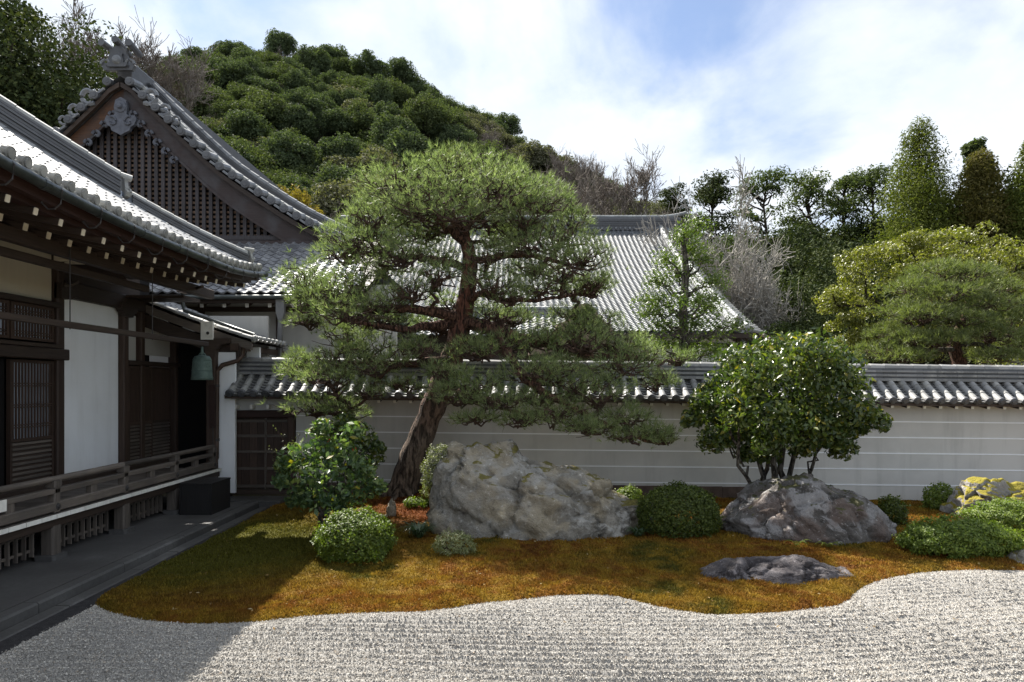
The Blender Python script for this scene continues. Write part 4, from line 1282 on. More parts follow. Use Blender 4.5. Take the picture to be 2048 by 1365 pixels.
mb = MB(); tile_field(mb, fP, -3.4, .28, 23, 0, .22, 8, WAVE, .035, .05, .004)
mb.obj('porch_tiles', M['tile_far_i'], far, kind='stuff')
MB().box(-3.5, 3.2, PY + 1.7, PY + 2.1, 5.05, 5.42).obj('porch_ridge', M['tile_gable'], far)
for i in range(22):
    x = -3.5 + i * .305
    MB().tube([(x, PY + 1.9, 5.46), (x + .31, PY + 1.9, 5.46)], [.10, .115], 8).obj('porch_cap_tile', M['tile_far'], far)
KH = [(-1.5, -.42), (-1.2, -.36), (-.9, -.2), (-.6, .16), (-.35, .34), (0, .40), (.35, .34), (.6, .16), (.9, -.2), (1.2, -.36), (1.5, -.42)]
KP = KH + [(a, b - .30) for a, b in KH[::-1]]
MB().prism([(a * .62, b * .85) for a, b in KP], (2.45, PY - .5, 5.05), (1, 0, 0), (0, 0, 1), (0, 2.6, 0)).obj('bark_gable', M['bark_roof'], far)
KH2 = [(-3.6, -.30), (-2.6, -.27), (-1.6, -.10), (-.8, .18), (0, .30), (.8, .18), (1.6, -.10), (2.6, -.27), (3.6, -.30)]
KP2 = KH2 + [(a, b - .26) for a, b in KH2[::-1]]
MB().prism([(a * .5, b * .9) for a, b in KP2], (2.35, PY - 1.2, 4.12), (1, 0, 0), (0, 0, 1), (0, 2.0, 0)).obj('bark_eave', M['bark_roof'], far)
MB().prism([(a * .48, b * .9 - .24) for a, b in KP2], (2.35, PY - 1.1, 4.12), (1, 0, 0), (0, 0, 1), (0, .3, 0)).obj('curved_bargeboard', M['wood_dark_x'], far)
for x in (-3.0, .4, 1.2, 3.6):
    MB().bar((x, PY, -.2), (x, PY, 4.1), .22, .22, up=(0, 1, 0)).obj('porch_column', M['wood_dark_z'], far)
MB().box(-3.4, 3.4, PY + .6, PY + .8, 3.0, 4.6).obj('porch_transom', M['wood_dark_x'], far)
for i in range(6):
    MB().box(1.3 + i * .37, 1.5 + i * .37, PY - .03, PY + .02, 3.6, 3.75).obj('nosing', M['white_paint'], far)

# ================================================================== the garden wall
gw = thing('garden_wall', 'plastered garden wall with five white lines under a barrel-tiled roof', 'wall', (2, WALL_Y, 0))
FALL = .0105


def wz(x): return -FALL * np.asarray(x, float)


XL, XR = -4.90, 14.0
V = [(XL, WALL_Y, -.25), (XR, WALL_Y, -.25), (XR, WALL_Y, 2.5 + wz(XR)), (XL, WALL_Y, 2.5 + wz(XL)), (XL, WALL_Y + .6, -.25), (XR, WALL_Y + .6, -.25), (XR, WALL_Y + .6, 2.5 + wz(XR)), (XL, WALL_Y + .6, 2.5 + wz(XL))]
MB().add(V, [(0, 1, 2, 3), (5, 4, 7, 6), (4, 0, 3, 7), (1, 5, 6, 2), (3, 2, 6, 7)]).obj('plaster_face', M['plaster_wall'], gw)
for z in (1.875, 1.515, 1.155, .795, .435):
    MB().sweep([(XL, WALL_Y - .004, z + wz(XL)), (5, WALL_Y - .004, z + wz(5)), (XR, WALL_Y - .004, z + wz(XR))], [(-.006, -.013), (.006, -.013), (.006, .013), (-.006, .013)], side=(0, 1, 0)).obj('white_line', M['wall_line'], gw)
x = XL
while x < 5.6:
    x2 = min(x + .9 + .7 * random.random(), 5.7)
    MB().box(x + .004, x2 - .004, WALL_Y - .05 - .01 * random.random(), WALL_Y + .02, -.2, .36 + wz((x + x2) / 2) + .012 * random.random()).obj('plinth_stone', M['plinth'], gw)
    x = x2


def fW(u, s, h):
    """front slope of the wall roof; s is the horizontal run from the eave"""
    u = np.asarray(u, float); s = np.asarray(s, float); h = np.asarray(h, float)
    z = 2.34 + .62 * s + .10 * s * s + wz(u)
    return np.stack([u + 0 * s, 15.03 + s - .55 * h, z + .835 * h], -1)


DW = .2655
fl = MB()
for i in range(76):
    xc = -6.22 + i * DW
    if xc > 12.2: break
    for k in range(3):
        t1 = MB(); tile_field(t1, fW, xc - .076, .152, 1, k * .24, .24, 1, semi(.08), .012, .03, .003)
        if k == 0:
            c0 = fW(xc, -.005, .035)
            t1.lathe([(0, .03), (.045, .03), (.05, .015), (.07, .015), (.084, 0), (.084, -.06)], c0, 14, axis=(0, -1, -.35), mi=1)
        t1.obj('barrel_tile', [M['tile_wall'], M['tile_ridge']], gw)
tile_field(fl, fW, -6.22 + .055, DW, 70, 0, .082, 9, [(0, .03), (.12, .0), (.3, -.02), (.5, -.026), (.7, -.02), (.88, .0), (1, .03)] if False else [(0, .01), (.2, -.012), (.38, -.02), (.56, -.012), (.76, .01)], .028, .03, .002)
fl.obj('pan_tiles', M['tile_wall_i'], gw, kind='stuff')
for y0, y1, z0, z1 in ((15.05, 15.5, 2.27, 2.33),):
    pass
path = np.array([(x, 15.13, 2.285 + wz(x)) for x in np.linspace(-6.35, XR, 12)])
MB().sweep(path, [(-.05, -.035), (.05, -.035), (.05, .035), (-.05, .035)], side=(0, 1, 0)).obj('eave_board', M['wood_dark_x'], gw)
P = fW(np.array([[-6.35, XR]] * 4), np.linspace(0, .75, 4)[:, None] + np.zeros((4, 2)), -.035 + np.zeros((4, 2)))
ii = np.arange(3)[:, None] * 2; Q = np.concatenate([ii, ii + 1, ii + 3, ii + 2], 1)
Pb = P.copy(); Pb[..., 1] = 31.56 - Pb[..., 1]
MB().add(P.reshape(-1, 3), Q).add(Pb.reshape(-1, 3), Q[:, ::-1]).obj('roof_deck', M['tile_wall_i'], gw)
x = -4.75; i = 0
while x < 12:
    b_ = MB().bar((x, 15.19, 2.235 + wz(x)), (x, 15.6, 2.30 + wz(x)), .062, .085).obj('bracket', M['wood_dark'], gw)
    MB().bar((x, 15.176, 2.233 + wz(x)), (x, 15.19, 2.235 + wz(x)), .064, .088).obj('painted_tip', M['white_paint'], b_)
    x += .357
for c, (hw, z0, z1) in enumerate(((.175, 2.80, 2.86), (.135, 2.86, 2.905), (.17, 2.905, 2.955), (.125, 2.955, 3.0), (.16, 3.0, 3.045), (.11, 3.045, 3.09))):
    x = -6.4 + .17 * (c % 2)
    mb = MB()
    while x < XR:
        x2 = min(x + .46, XR)
        mb.sweep([(x, 15.74, wz(x)), (x2 - .006, 15.74, wz(x2))], [(-hw, z0), (hw, z0), (hw, z1), (-hw, z1)], side=(0, 1, 0))
        x = x2
    mb.obj('ridge_course', M['tile_wall_ridge' if c % 2 == 0 else 'tile_ridge_i'], gw, kind='stuff')
x = -6.4
while x < 12.2:
    MB().tube([(x, 15.74, 3.10 + wz(x)), (x + .015, 15.74, 3.10 + wz(x)), (x + .33, 15.74, 3.10 + wz(x + .33))], [.095, .102, .092], 10).obj('ridge_cap_tile', M['tile_wall'], gw, smooth=False)
    x += .325
# the strip of wall above the gate carries the roof on
MB().box(-6.5, XL, 15.5, 16.1, 2.02, 2.55).obj('over_gate_panel', M['plaster_grey'], gw)

gate = thing('wooden_gate', 'dark wooden double gate in the garden wall beside the corridor', 'gate', (-5.7, 15.5, .1))
for x in (-6.42, -5.0):
    MB().bar((x, 15.5, .1), (x, 15.5, 2.1), .15, .17, up=(0, 1, 0)).obj('post', M['wood_dark_z'], gate)
MB().bar((-6.5, 15.49, 1.96), (-4.93, 15.49, 1.96), .17, .17).obj('lintel', M['wood_red'], gate)
MB().bar((-6.35, 15.52, .19), (-5.08, 15.52, .19), .14, .10).obj('sill', M['wood_dark_x'], gate)
for x0, x1 in ((-6.34, -5.62), (-5.60, -5.08)):
    d_ = MB().box(x0, x1, 15.56, 15.59, .25, 1.87).obj('door_leaf', M['wood_black'], gate)
    n_ = 4 if x1 - x0 > .6 else 3
    for i in range(n_):
        a_ = x0 + i * (x1 - x0) / n_
        MB().box(a_ + .004, a_ + (x1 - x0) / n_ - .004, 15.545, 15.562, .26, 1.86).obj('board', M['wood_dark_z'], d_)
    for z in (.32, .72, 1.10, 1.46, 1.80):
        MB().box(x0 + .003, x1 - .003, 15.515, 15.544, z - .03, z + .03).obj('batten', M['wood_grey_x'], d_)
MB().bar((-5.605, 15.50, .25), (-5.605, 15.50, 1.86), .022, .02, up=(0, 1, 0)).obj('meeting_strip', M['wood_grey_z'], gate, label='pale upright strip where the leaves meet')
MB().bar((-5.9, 15.50, 1.10), (-5.35, 15.50, 1.09), .03, .035).obj('bolt', M['wood_grey_x'], gate)
for x in (-6.2, -5.85, -5.48, -5.15):
    MB().bar((x, 15.30, 2.13), (x, 15.5, 2.13), .06, .09).obj('bracket_end', M['white_paint'], gate)

# ================================================================== plants and rocks
def unit(v): return v / (np.linalg.norm(v, axis=-1, keepdims=True) + 1e-9)


def leaf_cloud(mb, P, N, size, aspect=.5, fold=.25, jitter=.6, droop=0.0, mi=0):
    """one small folded leaf (two triangles) per point, roughly facing N"""
    n = len(P)
    N = unit(N + rng.normal(size=(n, 3)) * jitter)
    D = unit(np.cross(N, rng.normal(size=(n, 3))))
    D[:, 2] -= droop; D = unit(D)
    S = unit(np.cross(N, D))
    L_ = (size * (.65 + .7 * rng.random(n)))[:, None]
    W_ = L_ * aspect * .5
    b = P - D * L_ * .5; t = P + D * L_ * .5
    l = P + S * W_ + N * W_ * fold; r = P - S * W_ + N * W_ * fold
    V = np.stack([b, r, t, l], 1).reshape(-1, 3)
    i = np.arange(n)[:, None] * 4
    mb.add(V, np.concatenate([i, i + 1, i + 2, i + 3], 1), mi=mi)
    return mb


def needles(mb, P, D, k, length, width, spread=.7, mi=0):
    """k thin needles from each tuft point P along D"""
    n = len(P)
    Pk = np.repeat(P, k, 0); Dk = np.repeat(unit(D), k, 0)
    d = unit(Dk + rng.normal(size=(n * k, 3)) * spread)
    L_ = (length * (.7 + .6 * rng.random(n * k)))[:, None]
    s = unit(np.cross(d, rng.normal(size=(n * k, 3)))) * width * .5
    V = np.stack([Pk - s, Pk + s, Pk + d * L_], 1).reshape(-1, 3)
    mb.add(V, np.arange(n * k * 3).reshape(-1, 3), mi=mi)
    return mb


def shell(c, r, n, thick=.16, zmin=-1.0):
    """points near the surface of an ellipsoid, with outward normals"""
    c = np.asarray(c, float); r = np.asarray(r, float)
    d = unit(rng.normal(size=(int(n * 1.6) + 8, 3)))
    d = d[d[:, 2] > zmin][:n]
    k = 1 - np.abs(rng.normal(size=(len(d), 1))) * thick
    return c + d * r * k, unit(d / r)


def lumps_on(c, r, n, lr, zmin=-.5, squash=.75, inner=.82):
    """a crown as n smaller lumps set over an ellipsoid"""
    d = unit(rng.normal(size=(n * 4, 3))); d = d[d[:, 2] > zmin][:n]
    out = []
    for q in d:
        s = lr * (.65 + .7 * rng.random())
        out.append((np.asarray(c) + q * np.asarray(r) * (inner + .12 * rng.normal()), np.array([s, s, s * squash])))
    return out


def crown(lumps, per, size, aspect=.55, zmin=-.6, thick=.16, jitter=.6, fold=.25, droop=0.0):
    mb = MB()
    for c, r in lumps:
        P, N = shell(c, r, int(per * (r[0] * r[1]) ** .5 * 1.0) if per < 0 else per, thick, zmin)
        leaf_cloud(mb, P, N, size, aspect, fold, jitter, droop)
    return mb


def wig(a, b, n=6, amp=.08, sag=0.0):
    """a crooked line from a to b"""
    a = np.asarray(a, float); b = np.asarray(b, float)
    t = np.linspace(0, 1, n)[:, None]; Ld = np.linalg.norm(b - a)
    P = a + (b - a) * t
    J = rng.normal(size=(n, 3)) * amp * Ld; J[0] = 0; J[-1] = 0
    P = P + J; P[:, 2] += sag * Ld * np.sin(t[:, 0] * math.pi)
    return P


def bez(a, b, c, n=8):
    t = np.linspace(0, 1, n)[:, None]
    return (1 - t) ** 2 * np.asarray(a, float) + 2 * t * (1 - t) * np.asarray(b, float) + t * t * np.asarray(c, float)


def grow(mb, p, d, length, r, depth, k=3, spread=.6, up=.15, segs=5, shrink=.68, minr=.004, sides=5):
    """bare branching limb, recursive"""
    n = segs; P = [np.asarray(p, float)]; d = np.asarray(d, float)
    for i in range(n):
        d = unit(d + rng.normal(size=3) * .16 + np.array([0, 0, up * .3])); P.append(P[-1] + d * length / n)
    P = np.array(P)
    mb.tube(P, np.linspace(r, max(r * .55, minr), n + 1), max(3, sides), cap=False)
    if depth <= 0: return
    for j in range(k):
        q = P[int(np.clip(n * (.35 + .65 * (j + rng.random()) / k), 1, n))]
        nd = unit(d + rng.normal(size=3) * spread + np.array([0, 0, up]))
        grow(mb, q, nd, length * shrink * (.75 + .5 * rng.random()), max(r * .52, minr), depth - 1, k, spread, up, max(3, segs - 1), shrink, minr, sides - 1)


# ------------------------------------------------------------------ rocks
def ico(sub):
    import bmesh
    bm = bmesh.new(); bmesh.ops.create_icosphere(bm, subdivisions=sub, radius=1.0)
    V = np.array([v.co[:] for v in bm.verts]); Fc = np.array([[v.index for v in f.verts] for f in bm.faces]); bm.free()
    return V, Fc


ICO = ico(6)


def rock(name, label, mat, cx, cy, hx, hy, prof, z0, seed, rough=.10, facets=10, ridge_=.5, yoff=None, cat='rock', sub=None, freq=1.0):
    """prof: (u in -1..1, top height) silhouette along x; the body is faceted by planes and weathered by noise"""
    V, Fc = ICO if sub is None else ico(sub)
    v = V.copy(); rs = np.random.default_rng(seed)
    nn_ = unit(rs.normal(size=(70, 3))); hh_ = .80 + .2 * rs.random(70)
    dn = v @ nn_.T; rr_ = np.where(dn > .15, hh_ / np.maximum(dn, .15), 9).min(1)
    v = v * np.minimum(rr_, 1.06)[:, None]; v[:, 0] /= np.abs(v[:, 0]).max()
    vx = np.clip(v[:, 0], -1, 1)
    u = np.sign(v[:, 0]) * np.abs(v[:, 0]) ** .9
    top = np.interp(u, [p[0] for p in prof], [p[1] for p in prof])
    zn = np.abs(v[:, 2]) / np.maximum(.12, np.sqrt(np.clip(1 - vx ** 2, 0, 1)))
    zn = np.clip(zn, 0, 1) ** 1.0
    z = np.where(v[:, 2] > 0, zn * (top - z0), -zn * .3)
    hmax = max(.2, top.max() - z0)
    w_ = np.sqrt(np.clip(1 - (.8 * u) ** 2, .1, 1))
    yy_ = np.sign(v[:, 1]) * np.abs(v[:, 1]) ** .8
    X = np.stack([cx + u * hx, cy + yy_ * hy * w_ / np.maximum(.3, np.sqrt(np.clip(1 - vx ** 2, 0, 1)) ** .5) * (1 - .25 * np.clip(z / hmax, 0, 1)), z0 + z], 1)
    f_ = freq
    nv = unit(v * np.array([.9, 1.0, .7]))
    dsp = np.array([mnoise.fractal((p[0] * 1.0 * f_ + seed, p[1] * 1.0 * f_, p[2] * 1.2 * f_), 1.0, 2.0, 4) for p in X])
    rdg = np.array([mnoise.ridged_multi_fractal((p[0] * 1.25 * f_ + seed * .7, p[1] * 1.25 * f_, p[2] * 1.9 * f_), .9, 2.1, 5, 1.0, 2.0) for p in X])
    def facet(fr, o, ck):
        out = []
        for p, q in zip(X, dsp):
            w = Vector((p[0] * fr + o + .18 * q, p[1] * fr - .18 * q, p[2] * fr * 1.15 + .12 * q))
            ds_, ps_ = mnoise.voronoi(w)
            h_ = mnoise.cell_vector(ps_[0] * 7.3)
            out.append((w - ps_[0]).dot(h_ * 2 - Vector((1, 1, 1))) + .35 * (h_.x - .5) - ck * max(0, .07 - (ds_[1] - ds_[0])) / .07)
        return np.array(out)
    cel = facet(1.15 * f_, seed, .45); cel2 = facet(3.0 * f_, seed * 2, .3)
    fine = np.array([mnoise.fractal((p[0] * 8 * f_ + seed, p[1] * 8 * f_, p[2] * 8 * f_), .8, 2.1, 4) for p in X])
    rdg = np.clip(rdg, 0, 2.4)
    X = X + nv * (rough * (.40 * dsp - ridge_ * .12 * (rdg - .9) + 1.0 * cel + .40 * cel2) + rough * .14 * fine)[:, None]
    return MB().add(X, Fc).obj(name, M[mat], label=label, cat=cat, smooth=True)


def pf(cx, w, pts, Y, z0=0):
    """silhouette points in picture coordinates -> (u, height)"""
    return [((p[0] - cx) / w, EYE - (p[1] - 772) * Y / F) for p in pts]


c_ = 1070; Yr = 12.0
rock('boulder', 'largest boulder, pale grey and craggy, in front of the leaning pine', 'rock_big', (c_ - 1024) * Yr / F + .1, 12.25, 2.02, 1.4,
     pf(c_, 213, [(857, 1010), (866, 965), (882, 915), (905, 885), (935, 886), (970, 874), (1020, 875), (1050, 893), (1090, 906), (1150, 932), (1200, 962), (1250, 985), (1276, 1003), (1284, 1040)], Yr), 0.0, 3, .21, 12, 1.0)
c_ = 1614; Yr = 11.9
rock('boulder', 'dark grey domed boulder below the round camellia tree', 'rock_two', (c_ - 1024) * Yr / F, 12.1, 1.58, 1.35,
     pf(c_, 177, [(1437, 1045), (1460, 1015), (1490, 985), (1520, 958), (1560, 940), (1610, 938), (1650, 950), (1700, 958), (1740, 980), (1768, 1008), (1785, 1045), (1791, 1062)], Yr), 0.0, 11, .17, 12, 1.0)
c_ = 1553; Yr = 9.35
rock('boulder', 'low flat dark slab of rock lying in the moss near the gravel', 'rock_flat', (c_ - 1024) * Yr / F, 9.35, 1.19, .52,
     pf(c_, 174, [(1379, 1160), (1400, 1140), (1450, 1120), (1520, 1110), (1590, 1110), (1650, 1122), (1695, 1140), (1715, 1158), (1727, 1172)], Yr), -.02, 21, .09, 14, 1.2, freq=1.5)
c_ = 2015; Yr = 13.7
rock('boulder', 'pale boulder capped with bright yellow moss near the wall', 'rock_mossy', (c_ - 1024) * Yr / F, 13.7, 1.25, .7,
     pf(c_, 125, [(1890, 1015), (1903, 985), (1925, 955), (1945, 950), (1990, 953), (2010, 957), (2060, 962), (2100, 975), (2140, 1000)], Yr), -.05, 33, .12, 12, .8, freq=1.3)
rock('boulder', 'small pale rock cut by the picture edge beside the low azalea', 'rock_big', 7.75, 10.1, .42, .4, [(-1, .02), (-.5, .16), (.2, .27), (1, .1)], -.02, 41, .05, 8, .6, sub=5, freq=2.5)
rock('standing_stone', 'knee-high narrow upright stone in the rust-red moss', 'rock_big', (782 - 1024) * 12.9 / F, 12.9, .10, .09, [(-1, .3), (-.3, .50), (.4, .52), (1, .33)], .12, 45, .025, 6, .5, cat='stone', sub=5, freq=5)

# ------------------------------------------------------------------ the leaning pine


def pine(name, label, trunk, radii, pads, limbs, mats, tuft=330, nl=.12, nw=.009, k=11, group=None, twigs=13, size_pow=1.0):
    """trunk: world points; pads: (centre, radii xyz); limbs: list of point lists"""
    root = thing(name, label, 'tree', tuple(trunk[0]), group)
    T = np.array(trunk, float)
    ts = np.linspace(0, len(T) - 1, 40)
    # smooth the trunk
    Ts = np.stack([np.interp(ts, np.arange(len(T)), T[:, i]) for i in range(3)], 1)
    for _ in range(3):
        Ts[1:-1] = (Ts[:-2] + 2 * Ts[1:-1] + Ts[2:]) / 4
    Rs = np.interp(ts, np.arange(len(T)), radii) * (1 + .05 * np.sin(ts * 7.1) + .03 * rng.normal(size=40))
    mb = MB().tube(Ts, Rs, 18, cap=False)
    # root flare
    for a in np.linspace(0, 6.28, 8)[:-1]:
        d = np.array([math.cos(a), math.sin(a), 0])
        if name == 'pine_tree' and radii[0] > .2:
            mb.tube([Ts[3] + d * radii[0] * .35 + [0, 0, .05], Ts[0] + d * radii[0] * .95 + [0, 0, .08], Ts[0] + d * radii[0] * 1.9 + [0, 0, -.10]], [radii[0] * .4, radii[0] * .28, radii[0] * .08], 8, cap=False)
    mb.obj('trunk', M[mats[0]], root, smooth=True)
    ends = [Ts]
    for L_, r0, r1 in limbs:
        P = np.array(L_, float)
        tq = np.linspace(0, len(P) - 1, len(P) * 5)
        Q = np.stack([np.interp(tq, np.arange(len(P)), P[:, i]) for i in range(3)], 1)
        Q[1:-1] += rng.normal(size=(len(Q) - 2, 3)) * .035
        for _ in range(2): Q[1:-1] = (Q[:-2] + 2 * Q[1:-1] + Q[2:]) / 4
        MB().tube(Q, np.linspace(r0, r1, len(Q)) * (1 + .08 * rng.normal(size=len(Q))), 9, cap=False).obj('limb', M[mats[1]], root, smooth=True)
        ends.append(Q)
    A = np.concatenate(ends)
    for c, r in pads:
        c = np.array(c, float); r = np.array(r, float)
        tw = MB()
        # nearest wood feeds the pad
        i = np.argmin(np.linalg.norm(A - (c - [0, 0, r[2] * .6]), axis=1) + .4 * np.maximum(0, A[:, 2] - c[2] + .1))
        hub = c + np.array([0, 0, -r[2] * .55])
        feed = wig(A[i], hub, 7, .06, .04)
        tw.tube(feed, np.linspace(.05, .03, 7) * (.6 + r[0] * .6), 6, cap=False)
        tips = []
        for j in range(twigs):
            a = 6.283 * (j + rng.random()) / twigs; q = .45 + .55 * rng.random()
            e = c + np.array([math.cos(a) * r[0] * q, math.sin(a) * r[1] * q, r[2] * (.1 + .35 * rng.random() - .5 * q * q)])
            P = wig(feed[int(rng.integers(3, 7))], e, 6, .10, -.03)
            tw.tube(P, np.linspace(.024, .008, 6), 4, cap=False)
            tips.append(e)
            for _ in range(3):
                s_ = P[int(rng.integers(2, 6))]
                e2 = s_ + rng.normal(size=3) * r * .28 + [0, 0, r[2] * .35]
                tw.tube(wig(s_, e2, 4, .1), np.linspace(.012, .005, 4), 3, cap=False)
        pad = None
        n = int(tuft * (r[0] * r[1]) ** .5 / .7)
        # tufts: dome shell above, thinner below, plus clusters round the twig ends
        P1, N1 = shell(c, r, int(n * .66), .30, -.30)
        lum = np.array([mnoise.noise((p[0] * 2.4, p[1] * 2.4, p[2] * 3.0)) for p in P1])
        keep = lum > -.28
        P1 = P1[keep] + N1[keep] * (lum[keep] * .10)[:, None]; N1 = N1[keep]
        tp = np.array(tips)[rng.integers(0, len(tips), int(n * .34))]
        P2 = tp + rng.normal(size=tp.shape) * np.array([.20, .20, .10]) * (r[0] / .8); N2 = unit(P2 - (c - [0, 0, r[2] * 1.2]))
        fm = MB()
        needles(fm, np.concatenate([P1, P2]), np.concatenate([N1, N2]) + [0, 0, .55], k, nl, nw, .55)
        pad = fm.obj('foliage_pad', M[mats[2]], root)
        tw.obj('twigs', M[mats[3]], pad)
    return root


YP = 14.2


def W(px, py, dy=0.0): return at(px, py, YP + dy)


trunk = [W(803, 985), W(812, 955), W(828, 910), W(850, 855), W(872, 800), W(893, 745), W(914, 690), W(925, 635), W(936, 580), W(941, 530), W(936, 490), W(922, 462), W(905, 440)]
trunk[0][2] = float(ground_z(trunk[0][0], trunk[0][1])) - .1
radii = [.33, .295, .275, .262, .25, .238, .222, .20, .178, .155, .135, .11, .07]
padpx = [  # px, py, rx px, ry px, depth offset
    (905, 338, 105, 32, .1), (820, 352, 85, 34, -.2), (985, 350, 85, 34, .2), (770, 392, 72, 34, .1), (880, 392, 100, 40, -.75), (1000, 396, 95, 38, -.6), (1070, 385, 62, 32, .1), (1095, 412, 52, 28, -.3), (760, 430, 62, 26, -.3), (930, 372, 110, 36, .9),
    (830, 432, 66, 24, -.5), (1040, 440, 70, 26, -.4),
    (860, 452, 70, 26, .3), (965, 448, 72, 26, -.2), (790, 468, 60, 24, .3), (1030, 465, 60, 24, .2), (905, 425, 80, 30, -1.0), (730, 455, 48, 22, .2), (1130, 440, 42, 24, .2), (760, 535, 60, 24, .4), (860, 515, 50, 22, .4), (900, 600, 50, 22, .6), (1060, 545, 60, 24, .5), (1150, 625, 50, 22, .3), (850, 640, 50, 20, .6), (700, 680, 50, 22, .4), (620, 650, 44, 22, .2), (1020, 645, 50, 18, .5),
    (1100, 470, 72, 28, 0), (1160, 505, 58, 28, -.2), (1060, 500, 60, 26, -.7), (1120, 532, 80, 28, -.5), (1185, 560, 46, 26, -.1), (1195, 585, 36, 22, .2), (990, 508, 50, 24, -.9), (1010, 480, 55, 22, .6),
    (690, 488, 62, 26, -.1), (760, 500, 70, 28, -.4), (810, 520, 56, 26, -.9), (700, 520, 60, 24, .5), (850, 480, 48, 22, .5),
    (625, 562, 56, 30, -.1), (680, 578, 66, 32, -.7), (740, 560, 64, 30, -.3), (640, 606, 58, 30, -.5), (705, 628, 72, 30, -1.0), (765, 610, 62, 30, -.8), (820, 585, 55, 28, -1.1), (610, 590, 40, 24, .4), (790, 645, 52, 22, -.4), (740, 650, 60, 22, .3),
    (980, 570, 56, 26, -1.1), (1030, 590, 54, 24, -.8), (1080, 575, 58, 24, -.4), (1000, 620, 50, 20, -.3), (880, 545, 44, 22, -1.3), (1130, 590, 52, 20, .4),
    (620, 735, 54, 28, -.2), (680, 715, 64, 28, -.6), (745, 700, 66, 28, -.3), (665, 755, 60, 24, -.9), (735, 742, 58, 24, -1.0), (800, 715, 52, 24, -1.1), (600, 715, 36, 22, .3), (850, 690, 46, 22, -1.2), (640, 810, 62, 24, -.6), (690, 828, 48, 18, -.4), (740, 785, 40, 18, -1.0), (815, 760, 44, 20, -.9),
    (960, 700, 60, 24, -.8), (900, 735, 50, 24, -1.3), (1030, 690, 62, 22, -.5), (1090, 680, 60, 26, -.3), (1150, 650, 60, 30, -.1), (1205, 640, 52, 24, .2), (1170, 690, 68, 28, -.6), (1235, 690, 62, 28, -.2), (1290, 705, 56, 26, 0), (1335, 715, 34, 20, .2), (1250, 730, 66, 24, -.8), (1120, 725, 64, 24, -.7), (1060, 745, 64, 26, -1.2),
    (960, 765, 70, 28, -1.3), (905, 790, 58, 24, -1.5), (1000, 800, 66, 22, -1.4), (1085, 790, 66, 26, -1.0), (1150, 770, 64, 26, -.9), (1200, 800, 62, 26, -1.1), (1110, 825, 74, 22, -1.3), (1040, 830, 56, 16, -1.5), (1260, 830, 58, 22, -1.2), (1195, 845, 66, 20, -1.4), (1300, 858, 46, 18, -1.1), (1265, 872, 56, 16, -1.4), (1325, 880, 30, 12, -1.2), (945, 830, 46, 14, -1.6), (1150, 860, 42, 14, -1.6), (1300, 770, 46, 20, -.3),
]
pads = []
for px, py, rx, ry, dy in padpx:
    Y = YP + dy; m = Y / F
    px += 9 * rng.normal(); py += 6 * rng.normal(); rx *= .85 + .3 * rng.random(); ry *= .8 + .35 * rng.random()
    pads.append((at(px, py, Y), (rx * m * 1.02, rx * m * (.75 + .3 * rng.random()), ry * m * 1.3)))
limbs = [
    ([W(936, 488), W(915, 468, -.1), W(890, 455, -.2), W(868, 432, -.3), W(835, 410, -.4)], .12, .035),
    ([W(930, 470), W(940, 440, -.2), W(985, 420, -.4), W(1035, 410, -.3)], .10, .03),
    ([W(925, 465), W(900, 430), W(905, 395, .2), W(930, 365, .4)], .10, .03),
    ([W(940, 520), W(985, 515, -.4), W(1040, 510, -.3), W(1110, 520, -.2), W(1165, 540, -.1)], .09, .025),
    ([W(940, 540), W(890, 520, -.4), W(830, 515, -.5), W(760, 512, -.3), W(690, 505, -.1)], .09, .025),
    ([W(928, 640), W(880, 628, -.4), W(820, 615, -.7), W(750, 620, -.6), W(680, 612, -.4), W(635, 600, -.2)], .13, .03),
    ([W(926, 645), W(870, 650, -.3), W(815, 660, -.6), W(745, 650, -.8), W(700, 640, -.9)], .12, .03),
    ([W(930, 600), W(960, 590, -.5), W(1010, 600, -.8), W(1080, 600, -.4), W(1150, 590, .1)], .08, .025),
    ([W(922, 645), W(975, 655, -.3), W(1040, 675, -.4), W(1100, 695, -.3), W(1170, 710, -.4), W(1250, 715, -.3), W(1320, 722, -.1)], .17, .03),
    ([W(905, 715), W(850, 725, -.6), W(790, 730, -.8), W(720, 725, -.6), W(640, 745, -.3)], .10, .025),
    ([W(790, 730, -.8), W(745, 770, -.8), W(730, 805, -.6), W(690, 830, -.5), W(650, 825, -.5)], .05, .018),
    ([W(985, 660, -.3), W(1020, 720, -.9), W(1060, 770, -1.2), W(1120, 800, -1.2), W(1180, 830, -1.3), W(1250, 865, -1.3), W(1310, 885, -1.2)], .11, .025),
    ([W(885, 765), W(930, 790, -1.0), W(990, 815, -1.4), W(1060, 835, -1.5)], .06, .02),
]
main_pine = pine('pine_tree', 'big leaning red pine with layered cloud foliage before the garden wall', trunk, radii, pads, limbs, ('bark_pine', 'bark_limb', 'needle', 'bark_twig'), 210, .145, .0095, 10)

# ------------------------------------------------------------------ shrubs in the garden


